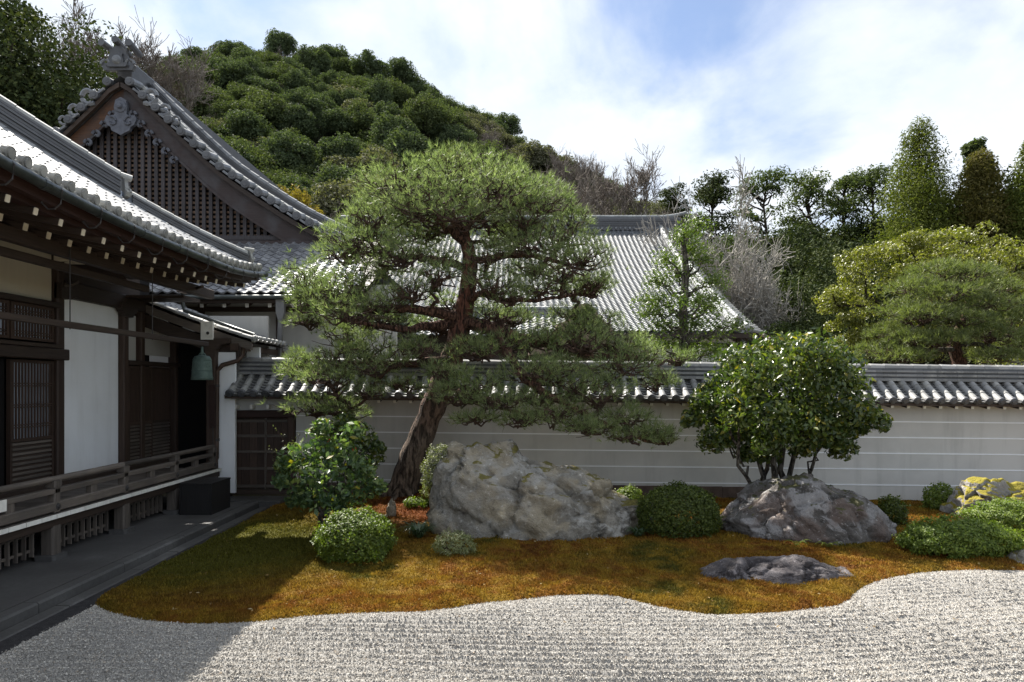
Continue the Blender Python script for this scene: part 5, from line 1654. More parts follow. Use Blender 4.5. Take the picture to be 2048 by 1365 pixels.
def shrub(name, label, cat, base, lumps, leafmat, per, size, aspect=.5, stems=(), bark='bark_grey', group=None, thick=.2, zmin=-.5, extra=None, jitter=.6, fold=.25, fill=0):
    root = thing(name, label, cat, tuple(base), group)
    mb = crown(lumps, per, size, aspect, zmin, thick, jitter, fold)
    if fill:
        for c, r in lumps:
            P = np.asarray(c) + unit(rng.normal(size=(fill, 3))) * np.asarray(r) * .75 * rng.random((fill, 1)) ** .4
            leaf_cloud(mb, P, rng.normal(size=(fill, 3)), size, aspect)
    mb.obj('foliage', M[leafmat], root)
    if extra:
        for c, r in lumps:
            P, N = shell(c, r, extra[1], .05, -.2); leaf_cloud(mb2 := MB(), P, N, size * 1.05, aspect)
            mb2.obj('yellowed_leaves', M[extra[0]], root)
    for j, (P, r0, r1) in enumerate(stems):
        MB().tube(P, np.linspace(r0, r1, len(P)), 8, cap=False).obj('stem', M[bark], root, smooth=True)
    return root


# round camellia tree by the second boulder
YC = 13.0
cc = at(1562, 790, YC)
lumps = []
for px, py, r in [(1430, 850, 50), (1410, 800, 45), (1450, 770, 60), (1480, 720, 60), (1540, 700, 70), (1600, 695, 65), (1650, 720, 60), (1690, 770, 55), (1700, 820, 50), (1720, 855, 42), (1660, 880, 45), (1610, 850, 60), (1540, 850, 70), (1480, 870, 50), (1455, 880, 36),
                  (1560, 760, 90), (1630, 790, 70), (1500, 800, 75), (1580, 820, 80), (1395, 848, 34), (1480, 898, 34), (1540, 895, 36), (1600, 892, 36), (1650, 900, 30), (1515, 880, 40), (1575, 878, 40), (1740, 850, 30), (1690, 880, 36)]:
    m = YC / F
    for dy in (-.75, .1, .8):
        if abs(dy) > .5 and r < 40: continue
        q = rng.normal(size=3) * .12
        rr = r * m * (.62 + .25 * rng.random())
        k = 1 - .25 * abs(dy)
        c = at(1562 + (px - 1562) * k, 790 + (py - 790) * k, YC) + [0, dy * 1.05, 0] + q
        lumps.append((c, np.array([rr, rr, rr * .85])))
b0 = np.array([(1540 - 1024) * 13.2 / F, 13.25, .15])
stems = []
for (sx, ex, ey, dy, r) in [(1505, 1455, 850, -.3, .07), (1520, 1500, 800, .2, .09), (1545, 1530, 760, -.2, .11), (1560, 1590, 770, .3, .11), (1575, 1620, 800, -.2, .09), (1590, 1660, 850, .1, .07), (1535, 1560, 740, .5, .08)]:
    s = at(sx, 975, 13.2); s[2] = .12
    e = at(ex, ey, YC + dy)
    m_ = (s + e) / 2 + [(.15 if ex < sx else -.15), 0, -.18]
    P = bez(s, m_, e, 9); P[1:-1] += rng.normal(size=(7, 3)) * .05
    stems.append((P, r * .72, r * .3))
    for _ in range(3):
        q = P[int(rng.integers(4, 9))]
        stems.append((wig(q, q + np.array([(ex - 1550) / 400, rng.normal() * .3, .35 + .3 * rng.random()]), 6, .09), r * .4, .012))
shrub('camellia_tree', 'round glossy camellia tree with many crooked stems behind the dark boulder', 'tree', b0, lumps, 'leaf_camellia', 330, .11, .52, stems, thick=.5, zmin=-.9, extra=('leaf_yellow', 4), jitter=.9, fill=60)

# camellias at the left: pale glossy one in front, dark flowering one behind it
YS = 11.2; m = YS / F
lumps = [(at(px, py, YS) + [0, dy, 0], np.array([r, r, r * .85]) * m) for px, py, r, dy in
         [(600, 915, 42, -.1), (640, 890, 44, .1), (690, 905, 44, 0), (720, 940, 36, .1), (665, 940, 56, -.25), (620, 955, 44, -.15), (700, 985, 44, -.1), (650, 995, 40, -.2), (615, 1000, 30, 0), (748, 975, 24, .1), (572, 930, 24, 0), (680, 1015, 34, .1), (660, 920, 50, .35), (590, 1000, 24, .1), (705, 865, 26, .1), (640, 855, 22, .1), (570, 960, 20, -.1)]]
b0 = at(640, 1085, 11.2); b0[2] = .05
s0 = b0 - [0, 0, .1]
stems = [(wig(s0, at(648, 1020, YS), 6, .04), .05, .035), (wig(at(648, 1030, YS), at(610, 960, YS), 6, .06), .03, .012), (wig(at(648, 1025, YS), at(690, 940, YS), 6, .06), .03, .012), (wig(s0 + [.06, 0, 0], at(665, 960, YS), 7, .05), .04, .012), (wig(at(650, 1040, YS), at(625, 1010, YS), 4, .05), .025, .012), (wig(at(660, 1000, YS), at(720, 985, YS), 5, .05), .02, .008)]
for _ in range(10):
    c, r = lumps[int(rng.integers(len(lumps)))]
    stems.append((wig(at(655, 1000, YS), c + rng.normal(size=3) * .1, 6, .07), .014, .006))
shrub('camellia_shrub', 'pale glossy camellia shrub standing before the flowering one', 'shrub', b0, lumps, 'leaf_camellia_b', 150, .115, .55, stems, thick=.45, zmin=-.9, extra=('leaf_yellow', 2), jitter=1.0)
YT = 12.7; m = YT / F
lumps = [(at(px, py, YT) + [0, dy, 0], np.array([r, r, r * .85]) * m) for px, py, r, dy in
         [(690, 850, 30, 0), (660, 870, 26, .1), (725, 875, 34, -.1), (740, 915, 30, .1), (700, 890, 40, .2), (755, 895, 18, 0), (650, 905, 30, 0), (720, 950, 34, .1), (680, 935, 40, .2)]]
b0 = at(690, 1030, 12.7); b0[2] = float(ground_z(b0[0], b0[1]))
stems = [(wig(b0 - [0, 0, .1], at(690, 930, YT), 6, .04), .04, .02), (wig(at(690, 980, YT), at(730, 900, YT), 6, .05), .025, .01), (wig(at(690, 970, YT), at(665, 880, YT), 6, .05), .025, .01)]
cam2 = shrub('camellia_shrub', 'dark camellia shrub with a few red flowers near the gate end of the wall', 'shrub', b0, lumps, 'leaf_camellia', 240, .10, .55, stems, thick=.3, zmin=-.9, jitter=.9)
for px, py, dy in ((650, 860, -.35), (656, 884, -.4), (707, 898, -.5)):
    c = at(px, py, YT + dy)
    mb = MB(); P, N = shell(c, (.045, .045, .05), 26, .4); leaf_cloud(mb, P, N, .06, .8)
    mb.obj('flower', M['petal'], cam2)
# sparse twiggy shrub left of it
b0 = at(640, 1000, 13.4); b0[2] = float(ground_z(b0[0], b0[1]))
tw = thing('twiggy_shrub', 'thin almost leafless shrub with pale buds in front of the gate', 'shrub', tuple(b0))
mb = MB(); tips = []
for (px, py) in ((560, 872), (580, 880), (600, 868), (620, 860), (545, 900), (640, 880), (600, 905), (570, 915)):
    P = wig(b0, at(px, py, 13.3 + .3 * rng.normal()), 8, .04); mb.tube(P, np.linspace(.012, .004, 8), 4, cap=False)
    for q in P[4:]:
        e = q + rng.normal(size=3) * .12; mb.tube([q, e], [.005, .003], 3, cap=False); tips += [e, q]
mb.obj('branches', M['bark_twig'], tw)
tips = np.array(tips); P = np.repeat(tips, 5, 0) + rng.normal(size=(len(tips) * 5, 3)) * .04
leaf_cloud(mb := MB(), P, rng.normal(size=P.shape), .035, .5); mb.obj('leaves', M['leaf_silver'], tw)


def clipped(name, label, px, py_base, Y, rx, ry, rz, mat, n=3600, size=.034, seed=0, lump=.10, zc=None, asp=.6, flat=.0):
    """clipped bush: leaf rosettes over a lumpy dome"""
    c = at(px, py_base, Y); gz_ = float(ground_z(c[0], c[1])) if Y < 15.4 else 0.0
    c = np.array([c[0], Y, gz_ + (rz * .62 if zc is None else zc)])
    d = unit(rng.normal(size=(int(n * 1.5), 3))); d = d[d[:, 2] > -.55][:n]
    rad = np.array([1 + lump * 1.6 * mnoise.noise((q[0] * 2.6 + seed, q[1] * 2.6, q[2] * 2.6)) + lump * 1.1 * mnoise.noise((q[0] * 6 + seed, q[1] * 6, q[2] * 6)) for q in d])
    k = rad * (1 - np.abs(rng.normal(size=len(d))) * .07)
    P = c + d * np.array([rx, ry, rz]) * k[:, None]
    root = thing(name, label, 'shrub', (c[0], c[1], gz_))
    mb = MB()
    Pk = np.repeat(P, 4, 0) + rng.normal(size=(len(P) * 4, 3)) * size * .55
    leaf_cloud(mb, Pk, np.repeat(d, 4, 0) + [0, 0, .4], size, asp, .3, .65)
    mb.obj('foliage', M[mat], root)
    st = MB()
    for j in range(16):
        a = rng.random() * 6.28; e = c + np.array([math.cos(a) * rx * .7, math.sin(a) * ry * .7, rz * (.5 * rng.random() - .1)])
        st.tube(wig((c[0] + .05 * math.cos(a), c[1] + .05 * math.sin(a), gz_ - .03), e, 5, .06), np.linspace(.018, .005, 5), 4, cap=False)
    st.obj('stems', M['bark_twig'], root)
    return root


clipped('clipped_bush', 'round bright green clipped bush at the foot of the front camellia', 710, 1125, 10.1, .55, .5, .42, 'leaf_box', 3400, .042, 1, .10)
clipped('clipped_bush', 'large dark green dome-shaped bush between the two big boulders', 1356, 1070, 11.7, .70, .62, .50, 'leaf_dark', 4600, .042, 2, .06)
clipped('azalea_bush', 'low spreading azalea along the moss edge below the yellow-mossed boulder', 1922, 1105, 10.55, .84, .50, .30, 'leaf_azalea', 4300, .042, 3, .18, zc=.19)
clipped('azalea_bush', 'azalea mound cut by the picture edge in front of the yellow-mossed boulder', 2022, 1075, 12.0, .72, .5, .33, 'leaf_azalea', 3400, .042, 4, .17, zc=.22)
clipped('small_shrub', 'little pale leafy shrub at the wall beside the yellow-mossed boulder', 1880, 1010, 14.4, .30, .26, .30, 'leaf_azalea', 700, .05, 5, .2)
clipped('small_shrub', 'small silvery shrub on the moss in front of the largest boulder', 908, 1125, 10.25, .28, .26, .19, 'leaf_silver', 900, .03, 6, .22, asp=.4)
clipped('small_shrub', 'pale yellowish shrub squeezed between pine trunk and largest boulder', 885, 960, 13.3, .40, .4, .62, 'leaf_silver', 1500, .034, 7, .2, zc=.62)
clipped('small_shrub', 'bright little shrub peeping out behind the right shoulder of the largest boulder', 1258, 1000, 13.4, .26, .24, .22, 'leaf_box', 800, .04, 8, .2, zc=.30)
clipped('small_shrub', 'yellow-green creeping sprig at the root of the pine', 835, 990, 13.4, .24, .16, .08, 'leaf_box', 320, .04, 9, .3, zc=.05)
clipped('small_shrub', 'dark little shrub tucked against the side of the domed boulder', 1785, 1040, 12.6, .22, .2, .28, 'leaf_dark', 500, .05, 10, .25)


def grass_clump(label, px, py, Y, h, n):
    c = at(px, py, Y); c[2] = float(ground_z(c[0], c[1]))
    root = thing('grass_clump', label, 'grass', tuple(c)); mb = MB()
    for i in range(n):
        a = rng.random() * 6.28; q = .35 + .65 * rng.random(); o = np.array([math.cos(a), math.sin(a), 0])
        p0 = c + o * .05 * rng.random(); p1 = p0 + o * h * .4 * q + [0, 0, h * .85 * q]; p2 = p0 + o * h * .95 * q + [0, 0, h * (.35 + .4 * rng.random()) * q]
        P = bez(p0, p1, p2, 5); s = np.cross(o, (0, 0, 1)) * .009
        ww = np.array([1, 1.1, .9, .6, .08])[:, None]
        V = np.concatenate([P - s * ww, P + s * ww]); i_ = np.arange(4)[:, None]
        mb.add(V, np.concatenate([i_, i_ + 1, i_ + 6, i_ + 5], 1))
    mb.obj('blades', M['leaf_grass'], root)


grass_clump('dark tuft of strap-leaved grass at the left foot of the largest boulder', 838, 1062, 11.3, .38, 260)
grass_clump('small dark tuft of grass at the right foot of the largest boulder', 1276, 1080, 11.4, .24, 140)


def fern(label, px, py, Y, n, ln):
    c = at(px, py, Y); c[2] = float(ground_z(c[0], c[1])) + .01
    root = thing('fern', label, 'fern', tuple(c)); mb = MB(); st_ = MB()
    for i in range(n):
        a = math.pi + math.pi * (i + .5) / n + .2 * rng.normal(); o = np.array([math.cos(a), math.sin(a), 0])
        P = bez(c, c + o * ln * .5 + [0, 0, ln * .7], c + o * ln + [0, 0, ln * .35], 10); st_.tube(P, np.linspace(.004, .002, 10), 3, cap=False)
        s = np.cross(o, (0, 0, 1))
        for j in range(1, 10):
            for sg_ in (-1, 1):
                l = ln * .30 * (1 - j / 11); q = P[j]
                mb.add([q - o * .012, q + s * sg_ * l + o * l * .4 - [0, 0, l * .2], q + o * .016], [(0, 1, 2)])
    mb.obj('fronds', M['leaf_fern'], root); st_.obj('stalks', M['leaf_fern'], root)


fern('yellow-green fern sprouting at the foot of the domed boulder', 1592, 1080, 10.75, 5, .24)
fern('darker fern beside the yellow-green one at the domed boulder', 1655, 1082, 10.7, 6, .22)

# ------------------------------------------------------------------ trees beyond the wall
# slender pruned podocarp
YM = 21.0; m = YM / F
b0 = at(1368, 900, YM); b0[2] = -.2
mk = thing('podocarp_tree', 'slender upright tree with layered open foliage before the tiled roof', 'tree', tuple(b0))
tr = np.array([b0, at(1368, 700, YM), at(1366, 620, YM), at(1372, 540, YM), at(1366, 480, YM), at(1375, 445, YM)])
MB().tube(tr, [.2, .16, .13, .11, .07, .03], 8, cap=False).obj('trunk', M['bark_grey'], mk, smooth=True)
mb = MB(); br = MB()
for px, py, rx, ry in [(1385, 455, 34, 22), (1350, 478, 30, 18), (1400, 490, 34, 20), (1340, 520, 34, 20), (1410, 520, 34, 20), (1370, 545, 36, 20), (1330, 560, 34, 18), (1425, 560, 40, 22), (1300, 600, 34, 18), (1345, 610, 40, 22), (1400, 600, 40, 22), (1440, 610, 34, 22), (1290, 625, 28, 16), (1325, 650, 44, 22), (1385, 650, 46, 24), (1440, 655, 40, 22), (1310, 690, 44, 20), (1370, 700, 50, 22), (1430, 700, 44, 22), (1350, 735, 60, 22), (1420, 735, 50, 22)]:
    for q in range(2):
        c = at(px + rng.normal() * 8, py, YM) + [0, rng.normal() * .5, 0]
        r = np.array([rx * m * 1.05, rx * m * .9, ry * m * 1.5])
        P, N = shell(c, r, 300, .6, -.7); leaf_cloud(mb, P, N + [0, 0, .5], .12, .30, .2, .9)
        i = int(np.argmin(np.abs(tr[:, 2] - (c[2] - .3)))); s = tr[0] + (tr[-1] - tr[0]) * 0
        t_ = np.clip((c[2] - .5 - tr[1][2]) / (tr[-1][2] - tr[1][2]), 0, 1); s = np.array([np.interp(c[2] - .6, tr[:, 2], tr[:, 0]), YM, np.clip(c[2] - .6, 1, 8)])
        br.tube(wig(s, c, 6, .06), np.linspace(.05, .015, 6), 5, cap=False)
mb.obj('crown', M['leaf_maki'], mk); br.obj('branches', M['bark_grey'], mk)

# yellow-green camphor tree
YK = 31.0; m = YK / F
b0 = at(1880, 900, YK); b0[2] = -.2
lumps = []
for px, py, r in [(1700, 560, 48), (1690, 610, 44), (1680, 650, 38), (1740, 520, 48), (1790, 505, 44), (1850, 500, 46), (1910, 500, 46), (1960, 515, 44), (2010, 535, 44), (2050, 560, 50), (1760, 570, 60), (1840, 560, 66), (1920, 560, 66), (2000, 590, 60), (1720, 680, 50), (1780, 640, 60), (1860, 620, 70), (1950, 640, 70), (2060, 640, 70), (1700, 705, 44), (1820, 700, 66), (1920, 700, 66), (2040, 720, 60)]:
    for dy in (-1.6, 0.4):
        c = at(px, py, YK) + [rng.normal() * .2, dy * (1.2 if r > 55 else .5), rng.normal() * .2]
        R0 = r * m
        for q in lumps_on(c, (R0, R0, R0 * .8), 7, R0 * .42, -.3, .8, .72): lumps.append(q)
ck = thing('camphor_tree', 'broad yellow-green round-crowned tree beyond the wall', 'tree', tuple(b0))
crown(lumps, 135, .125, .55, -.5, .22, .7).obj('crown', M['leaf_camphor'], ck)
mb = MB().tube([b0, b0 + [.2, 0, 3], b0 + [0, 0, 5.5]], [.45, .35, .2], 10, cap=False)
for c, r in lumps[::14]: mb.tube(wig(b0 + [.1, 0, 3 + rng.random() * 2], c, 7, .06), np.linspace(.14, .03, 7), 6, cap=False)
mb.obj('trunk', M['bark_dark'], ck, smooth=True)

# red pine in front of it
YQ = 24.5
Q = lambda px, py, dy=0.0: at(px, py, YQ + dy)
trunk2 = [Q(1925, 900), Q(1922, 730), Q(1905, 690), Q(1925, 650), Q(1940, 615), Q(1930, 580)]
trunk2[0][2] = -.2
pads2 = []
for px, py, rx, ry, dy in [(1880, 545, 62, 26, 0), (1940, 550, 60, 26, -.3), (1990, 575, 50, 24, 0), (1830, 575, 54, 26, -.2), (1900, 590, 70, 28, -.8), (1970, 610, 64, 26, -.7), (1800, 620, 50, 26, 0), (1850, 630, 62, 28, -.9), (1930, 640, 60, 26, -1.1), (2020, 640, 56, 28, -.3), (1780, 665, 46, 24, .2), (1830, 680, 60, 26, -.6), (1890, 680, 50, 22, -1.2), (1980, 670, 62, 26, -1.0), (2040, 690, 50, 28, -.4), (1760, 705, 54, 22, 0), (1810, 715, 60, 20, -.7), (2000, 715, 60, 22, -.9), (2050, 610, 36, 24, .2)]:
    mm_ = (YQ + dy) / F
    pads2.append((at(px, py, YQ + dy), (rx * mm_ * .95, rx * mm_ * .8, ry * mm_ * .8)))
limbs2 = [([Q(1925, 650), Q(1880, 640, -.4), Q(1840, 650, -.5), Q(1800, 680, -.3)], .1, .03), ([Q(1915, 690), Q(1970, 690, -.5), Q(2020, 700, -.6)], .1, .03), ([Q(1935, 620), Q(1970, 600, -.4), Q(2010, 600, -.2)], .08, .03), ([Q(1930, 590), Q(1900, 570, -.2), Q(1850, 570, -.2)], .08, .03), ([Q(1910, 700), Q(1850, 700, -.6), Q(1790, 712, -.4)], .1, .03)]
pine('red_pine', 'grey-green pine with pale limbs in front of the yellow-green tree', trunk2, [.28, .24, .2, .16, .12, .08], pads2, limbs2, ('bark_limb', 'bark_grey', 'needle_pale', 'bark_twig'), 230, .22, .020, 8, twigs=9)


# cedars: narrow cones of drooping sprays
def cedar(label, px, ptop, pbase, Y, wpx, mat, group='tall cedars beyond the wall', lumpn=150):
    m = Y / F; top = at(px, ptop, Y); base = np.array([top[0], Y, -.2]); H = top[2] - base[2]; zb = at(px, pbase, Y)[2]
    root = thing('cedar_tree', label, 'tree', tuple(base), group)
    MB().tube([base, base + [0, 0, H * .5], top], [.45, .28, .04], 8, cap=False).obj('trunk', M['bark_dark'], root)
    mb = MB()
    for i in range(lumpn):
        t = rng.random() ** .8; z = top[2] - t * (top[2] - zb); R0 = wpx * m * .5 * (.03 + .97 * t ** .78) * (.85 + .3 * rng.random())
        a = rng.random() * 6.28; q = .25 + .75 * rng.random() ** .5
        c = np.array([top[0] + math.cos(a) * R0 * q, Y + math.sin(a) * R0 * q, z - .25 * R0 * q])
        r = (.26 + .34 * t ** .5) * (wpx * m * .5) / 1.6
        P, N = shell(c, (r, r, r * 1.2), 120, .3, -.7); leaf_cloud(mb, P, N + [0, 0, .3], .23, .34, .2, .7, .3)
    mb.obj('crown', M[mat], root)


cedar('tallest cone-shaped green cedar against the sky', 1838, 250, 620, 52, 225, 'leaf_cedar', lumpn=360)
cedar('rust-tinged cedar standing beside the tallest one', 1962, 312, 640, 50, 205, 'leaf_cedar_rust', lumpn=300)
cedar('green cedar cut by the picture edge', 2062, 292, 640, 48, 190, 'leaf_cedar', lumpn=240)
cedar('short rusty cedar top low between the taller cedars', 1905, 470, 640, 47, 110, 'leaf_cedar_rust', lumpn=70)


# dark pines in a row on the skyline
def tall_pine(label, px, ptop, Y, wpx, seed, mat='leaf_pine_far', zcrown=.8):
    m = Y / F; top = at(px, ptop, Y); base = np.array([top[0] + .4 * rng.normal(), Y, -.2]); H = top[2] - base[2]
    root = thing('tall_pine', label, 'tree', tuple(base), 'dark pines beyond the wall')
    tr = wig(base, top - [0, 0, .5], 9, .012); MB().tube(tr, np.linspace(.32, .05, 9), 7, cap=False).obj('trunk', M['bark_dark'], root)
    mb = MB(); br = MB()
    for i in range(84):
        t = rng.random() ** 1.05 * zcrown; z = top[2] - t * H - .3; R0 = wpx * m * .5 * min(1, .35 + 1.9 * t) * (.5 + .7 * rng.random())
        a = rng.random() * 6.28; c = np.array([np.interp(z, tr[:, 2], tr[:, 0]) + math.cos(a) * R0, Y + math.sin(a) * R0, z + .3])
        s = np.array([np.interp(z - .8, tr[:, 2], tr[:, 0]), Y, z - .8]); br.tube(wig(s, c, 5, .06), np.linspace(.09, .03, 5), 4, cap=False)
        r = (.55 + .7 * rng.random()) * wpx * m / 4.2
        P, N = shell(c, (r, r, r * .6), 150, .35, -.5); leaf_cloud(mb, P, N + [0, 0, .5], .30, .38, .2, .8)
    mb.obj('crown', M[mat], root); br.obj('branches', M['bark_dark'], root)


tall_pine('dark pine with an open flat top nearest the bare pale tree', 1535, 340, 60, 122, 1)
tall_pine('dark pine with a dense rounded top, second of the skyline row', 1622, 345, 61, 134, 2)
tall_pine('dark pine with a leaning thin top, third of the skyline row', 1690, 362, 62, 109, 3)
tall_pine('dark pine with a broad top beside the tallest cedar', 1742, 338, 60, 140, 4)
tall_pine('lone thin pine top rising behind the rust-tinged cedar', 1945, 285, 58, 60, 5, zcrown=.3)
tall_pine('bushy dark conifer behind the bare pale tree', 1425, 345, 66, 105, 6, 'leaf_forest', .6)
tall_pine('small dark conifer at the end of the wooded slope', 1350, 375, 78, 80, 7, 'leaf_forest', .6)


# broadleaf and bare trees, built once per kind, then copied
def broad_proto(mat, H, R0, nl, per, size, squash=.8, bark='bark_dark', zc=.62, asp=.6, thick=.25, inner_=.34):
    """tree standing at the origin: trunk and lumpy crown meshes"""
    c = (0, 0, H * zc); lm = lumps_on(c, (R0, R0, H * .36), nl, R0 * (.42 if nl < 60 else .30), -.55, squash, .80)
    lm = [(q + np.array([.22 * R0 * mnoise.noise((q[0] * .4, q[1] * .4, q[2] * .4 + H)), .22 * R0 * mnoise.noise((q[1] * .4, q[2] * .4, H)), .35 * R0 * mnoise.noise((q[0] * .3 + 9, q[1] * .3, H))]), r) for q, r in lm]
    lm += [(np.array(c) + rng.normal(size=3) * R0 * .3, np.array([R0 * .5, R0 * .5, R0 * .45])) for _ in range(int(nl * inner_))]
    cm = crown(lm, per, size, asp, -.6, thick, .75).mesh('crown', M[mat])
    mb = MB().tube(wig((0, 0, -1.0), (0, 0, H * .6), 6, .015), np.linspace(R0 * .07, R0 * .03, 6), 7, cap=False)
    for q, r in lm[::4]: mb.tube(wig((0, 0, H * (.25 + .2 * rng.random())), q, 5, .06), np.linspace(R0 * .03, R0 * .008, 5), 4, cap=False)
    return cm, mb.mesh('trunk', M[bark])


def bare_proto(mat, H, spread=.5, depth=5, k=3, up=.22, minr=.010, r0=.16):
    mb = MB().tube(wig((0, 0, -.6), (0, 0, H * .28), 5, .02), np.linspace(r0 * 1.2, r0, 5), 7, cap=False); tm = mb.mesh('trunk', M[mat])
    mb = MB()
    for j in range(4):
        a = 6.28 * (j + rng.random()) / 4
        grow(mb, (0, 0, H * (.18 + .1 * rng.random())), unit(np.array([math.cos(a) * .55, math.sin(a) * .55, 1.0])), H * .30, r0 * .7, depth, k, spread, up, 5, .70, minr, 6)
    return mb.mesh('branches', M[mat]), tm


def place(name, label, meshes, names, loc, s=1.0, rz=0.0, group=None, sz=None, wx=1.0):
    root = thing(name, label, 'tree', tuple(loc), group)
    root.rotation_euler = (0, 0, rz); root.scale = (s * wx, s, s if sz is None else sz)
    for me, nm in zip(meshes, names): add_obj(nm, me, root, loc=(0, 0, 0))
    return root


BN = ('crown', 'trunk'); RN = ('branches', 'trunk')
# understorey: a dark wood behind the wall
und = [broad_proto('leaf_forest', 11, 3.6, 34, 280, .22), broad_proto('leaf_forest', 12, 3.8, 36, 280, .23), broad_proto('leaf_pine_far', 10, 3.3, 32, 280, .22)]
rear = [broad_proto('leaf_forest', 17, 4.6, 50, 330, .28), broad_proto('leaf_pine_far', 18, 4.3, 50, 330, .27)]
spots = [(1455, 66, 1), (1490, 63, 1), (1650, 61, 1), (1760, 62, 1), (1505, 54, .9), (1560, 52, .95), (1620, 55, 1.05), (1680, 51, .95), (1740, 54, 1.05), (1800, 53, .9), (1510, 66, 1.35), (1565, 67, 1.35), (1640, 67, 1.35), (1705, 68, 1.35), (1770, 66, 1.3), (1530, 62, 1.35), (1600, 64, 1.3), (1670, 63, 1.35), (1730, 65, 1.3), (1460, 60, 1.25), (1400, 68, 1.3), (1330, 72, 1.1), (1515, 47, .75), (1590, 43, .72), (1650, 42, .75), (1870, 56, 1.25), (1930, 57, 1.2), (2000, 56, 1.3), (2070, 55, 1.3), (1560, 37, .5), (1620, 38, .5)]
for j, (px, Y, s) in enumerate(spots):
    wh = 'behind the pale bare tree' if px < 1450 else ('under the first skyline pine' if px < 1580 else ('under the second skyline pine' if px < 1660 else ('under the third skyline pine' if px < 1720 else ('under the broad-topped pine' if px < 1800 else ('behind the tallest cedar' if px < 1950 else 'behind the edge cedar')))))
    dp_ = 'low dark evergreen nearest the wall' if Y < 40 else ('dark evergreen in the front rank' if Y < 48 else ('dark evergreen in the middle rank' if Y < 57 else 'tall dark evergreen in the rear rank'))
    place('evergreen_tree', dp_ + ', ' + wh, (und[j % 3] if Y < 60 else rear[j % 2]), BN, ((px - 1024) * Y / F, Y, -.25), (s * (1.1 + .25 * rng.random()) if Y < 60 else .86 + .2 * rng.random()), rng.random() * 6, 'dark wood beyond the wall')
# big evergreen at the top left, with bare scrub in front
lft = broad_proto('leaf_forest', 20, 6.0, 60, 480, .24, .8, inner_=1.0)
lf2 = broad_proto('leaf_hill_b', 16, 5.0, 46, 380, .24, .8, inner_=.8)
place('evergreen_tree', 'huge dark evergreen filling the sky corner above the hall roof', lft, BN, ((20 - 1024) * 46 / F, 46, 5.5), 1.16, .4)
place('evergreen_tree', 'second big evergreen leaning out behind the gable', lft, BN, ((90 - 1024) * 50 / F, 50, 4.0), 1.0, 2.4)
place('evergreen_tree', 'olive green tree between the gable top and the corner evergreen', lf2, BN, ((95 - 1024) * 44 / F, 44, 4.0), .85, 1.0)
place('evergreen_tree', 'olive tree showing over the right slope of the gable', lf2, BN, ((420 - 1024) * 62 / F, 62, 3.0), .98, 3.0, sz=.85)
bare_a = bare_proto('bark_bare', 13, .5, 6, 3, .22, .017, .18)
bare_b = bare_proto('bark_bare', 11, .75, 5, 3, .12, .018, .14)
bare_c = bare_proto('bark_pale', 9, .8, 5, 4, .08, .013, .13)
for lab, px, Y, zb, s, sz, pr in [
    ('tall bare tree fanning out against the sky left of the gable top', 225, 62, 22.0, 1.35, 1.35, bare_a),
    ('bare tree with fine twigs right of the gable top', 318, 66, 21.5, 1.25, 1.3, bare_a),
    ('brown leafless tree tangled before the corner evergreen', 60, 40, 6.5, .95, .95, bare_b),
    ('brown leafless tree just left of the gable slope', 140, 38, 6.5, .8, .8, bare_b),
    ('leafless brown tree over the upper right gable slope', 360, 58, 16.0, .95, .95, bare_b),
    ('leafless brown tree behind the middle of the gable slope', 415, 60, 13.0, .9, .9, bare_b),
    ('tall bare tree on the skyline right of the hill', 1240, 88, 16.5, 1.35, 1.5, bare_a),
    ('bare tree with spreading crown next to the skyline one', 1180, 85, 15.0, 1.3, 1.4, bare_b),
    ('bare tree on the lower slope left of the tiled ridge end', 1120, 90, 18.5, 1.3, 1.4, bare_b),
    ('bare tree above the pine crown on the slope', 1065, 95, 20.5, 1.3, 1.4, bare_b),
    ('bare tree low behind the tiled ridge', 1295, 80, 12.0, 1.2, 1.2, bare_b),
    ('bare tree higher on the slope above the others', 1150, 105, 26.0, 1.1, 1.2, bare_a),
    ('leafless grey tree behind the yellow tree by the gable foot', 640, 70, 12.0, .95, 1.0, bare_b),
    ('pale silver bare tree beside the end of the tiled ridge', 1408, 41.5, -.3, 1.15, 2.05, bare_c),
    ('pale silver bare tree drooping toward the dark pines', 1462, 40, -.3, 1.0, 1.7, bare_c),
    ('thin pale bare tree over the end of the ridge', 1345, 62, 2.0, 1.1, 2.0, bare_c),
]:
    place('bare_tree', lab, pr, RN, ((px - 1024) * Y / F, Y, zb), s, rng.random() * 6, None, sz)
# terrace of rising ground that carries them
# ------------------------------------------------------------------ the wooded hill
RXP = np.array([-400, 0, 200, 340, 420, 540, 600, 680, 760, 830, 900, 990, 1050, 1120, 1180, 1250, 1330, 1420, 1600, 2400])
RYP = np.array([420, 380, 310, 190, 150, 138, 142, 160, 182, 212, 235, 282, 318, 345, 395, 440, 470, 520, 560, 600])


def hill_z(x, y):
    x = np.asarray(x, float); y = np.asarray(y, float)
    px = 1024 + x / 250 * F
    zr = EYE + (772 - np.interp(px, RXP, RYP)) * 250 / F
    t = np.clip((y - 78) / 172.0, 0, 1.6)
    z = zr * (np.clip(t, 0, 1) ** .92) - np.clip(t - 1, 0, 1) * 20
    # nearer terrace left and right of the halls
    return z + 4.0 * np.exp(-((y - 95) / 25) ** 2) * np.clip((y - 60) / 20, 0, 1) * 0 - .25


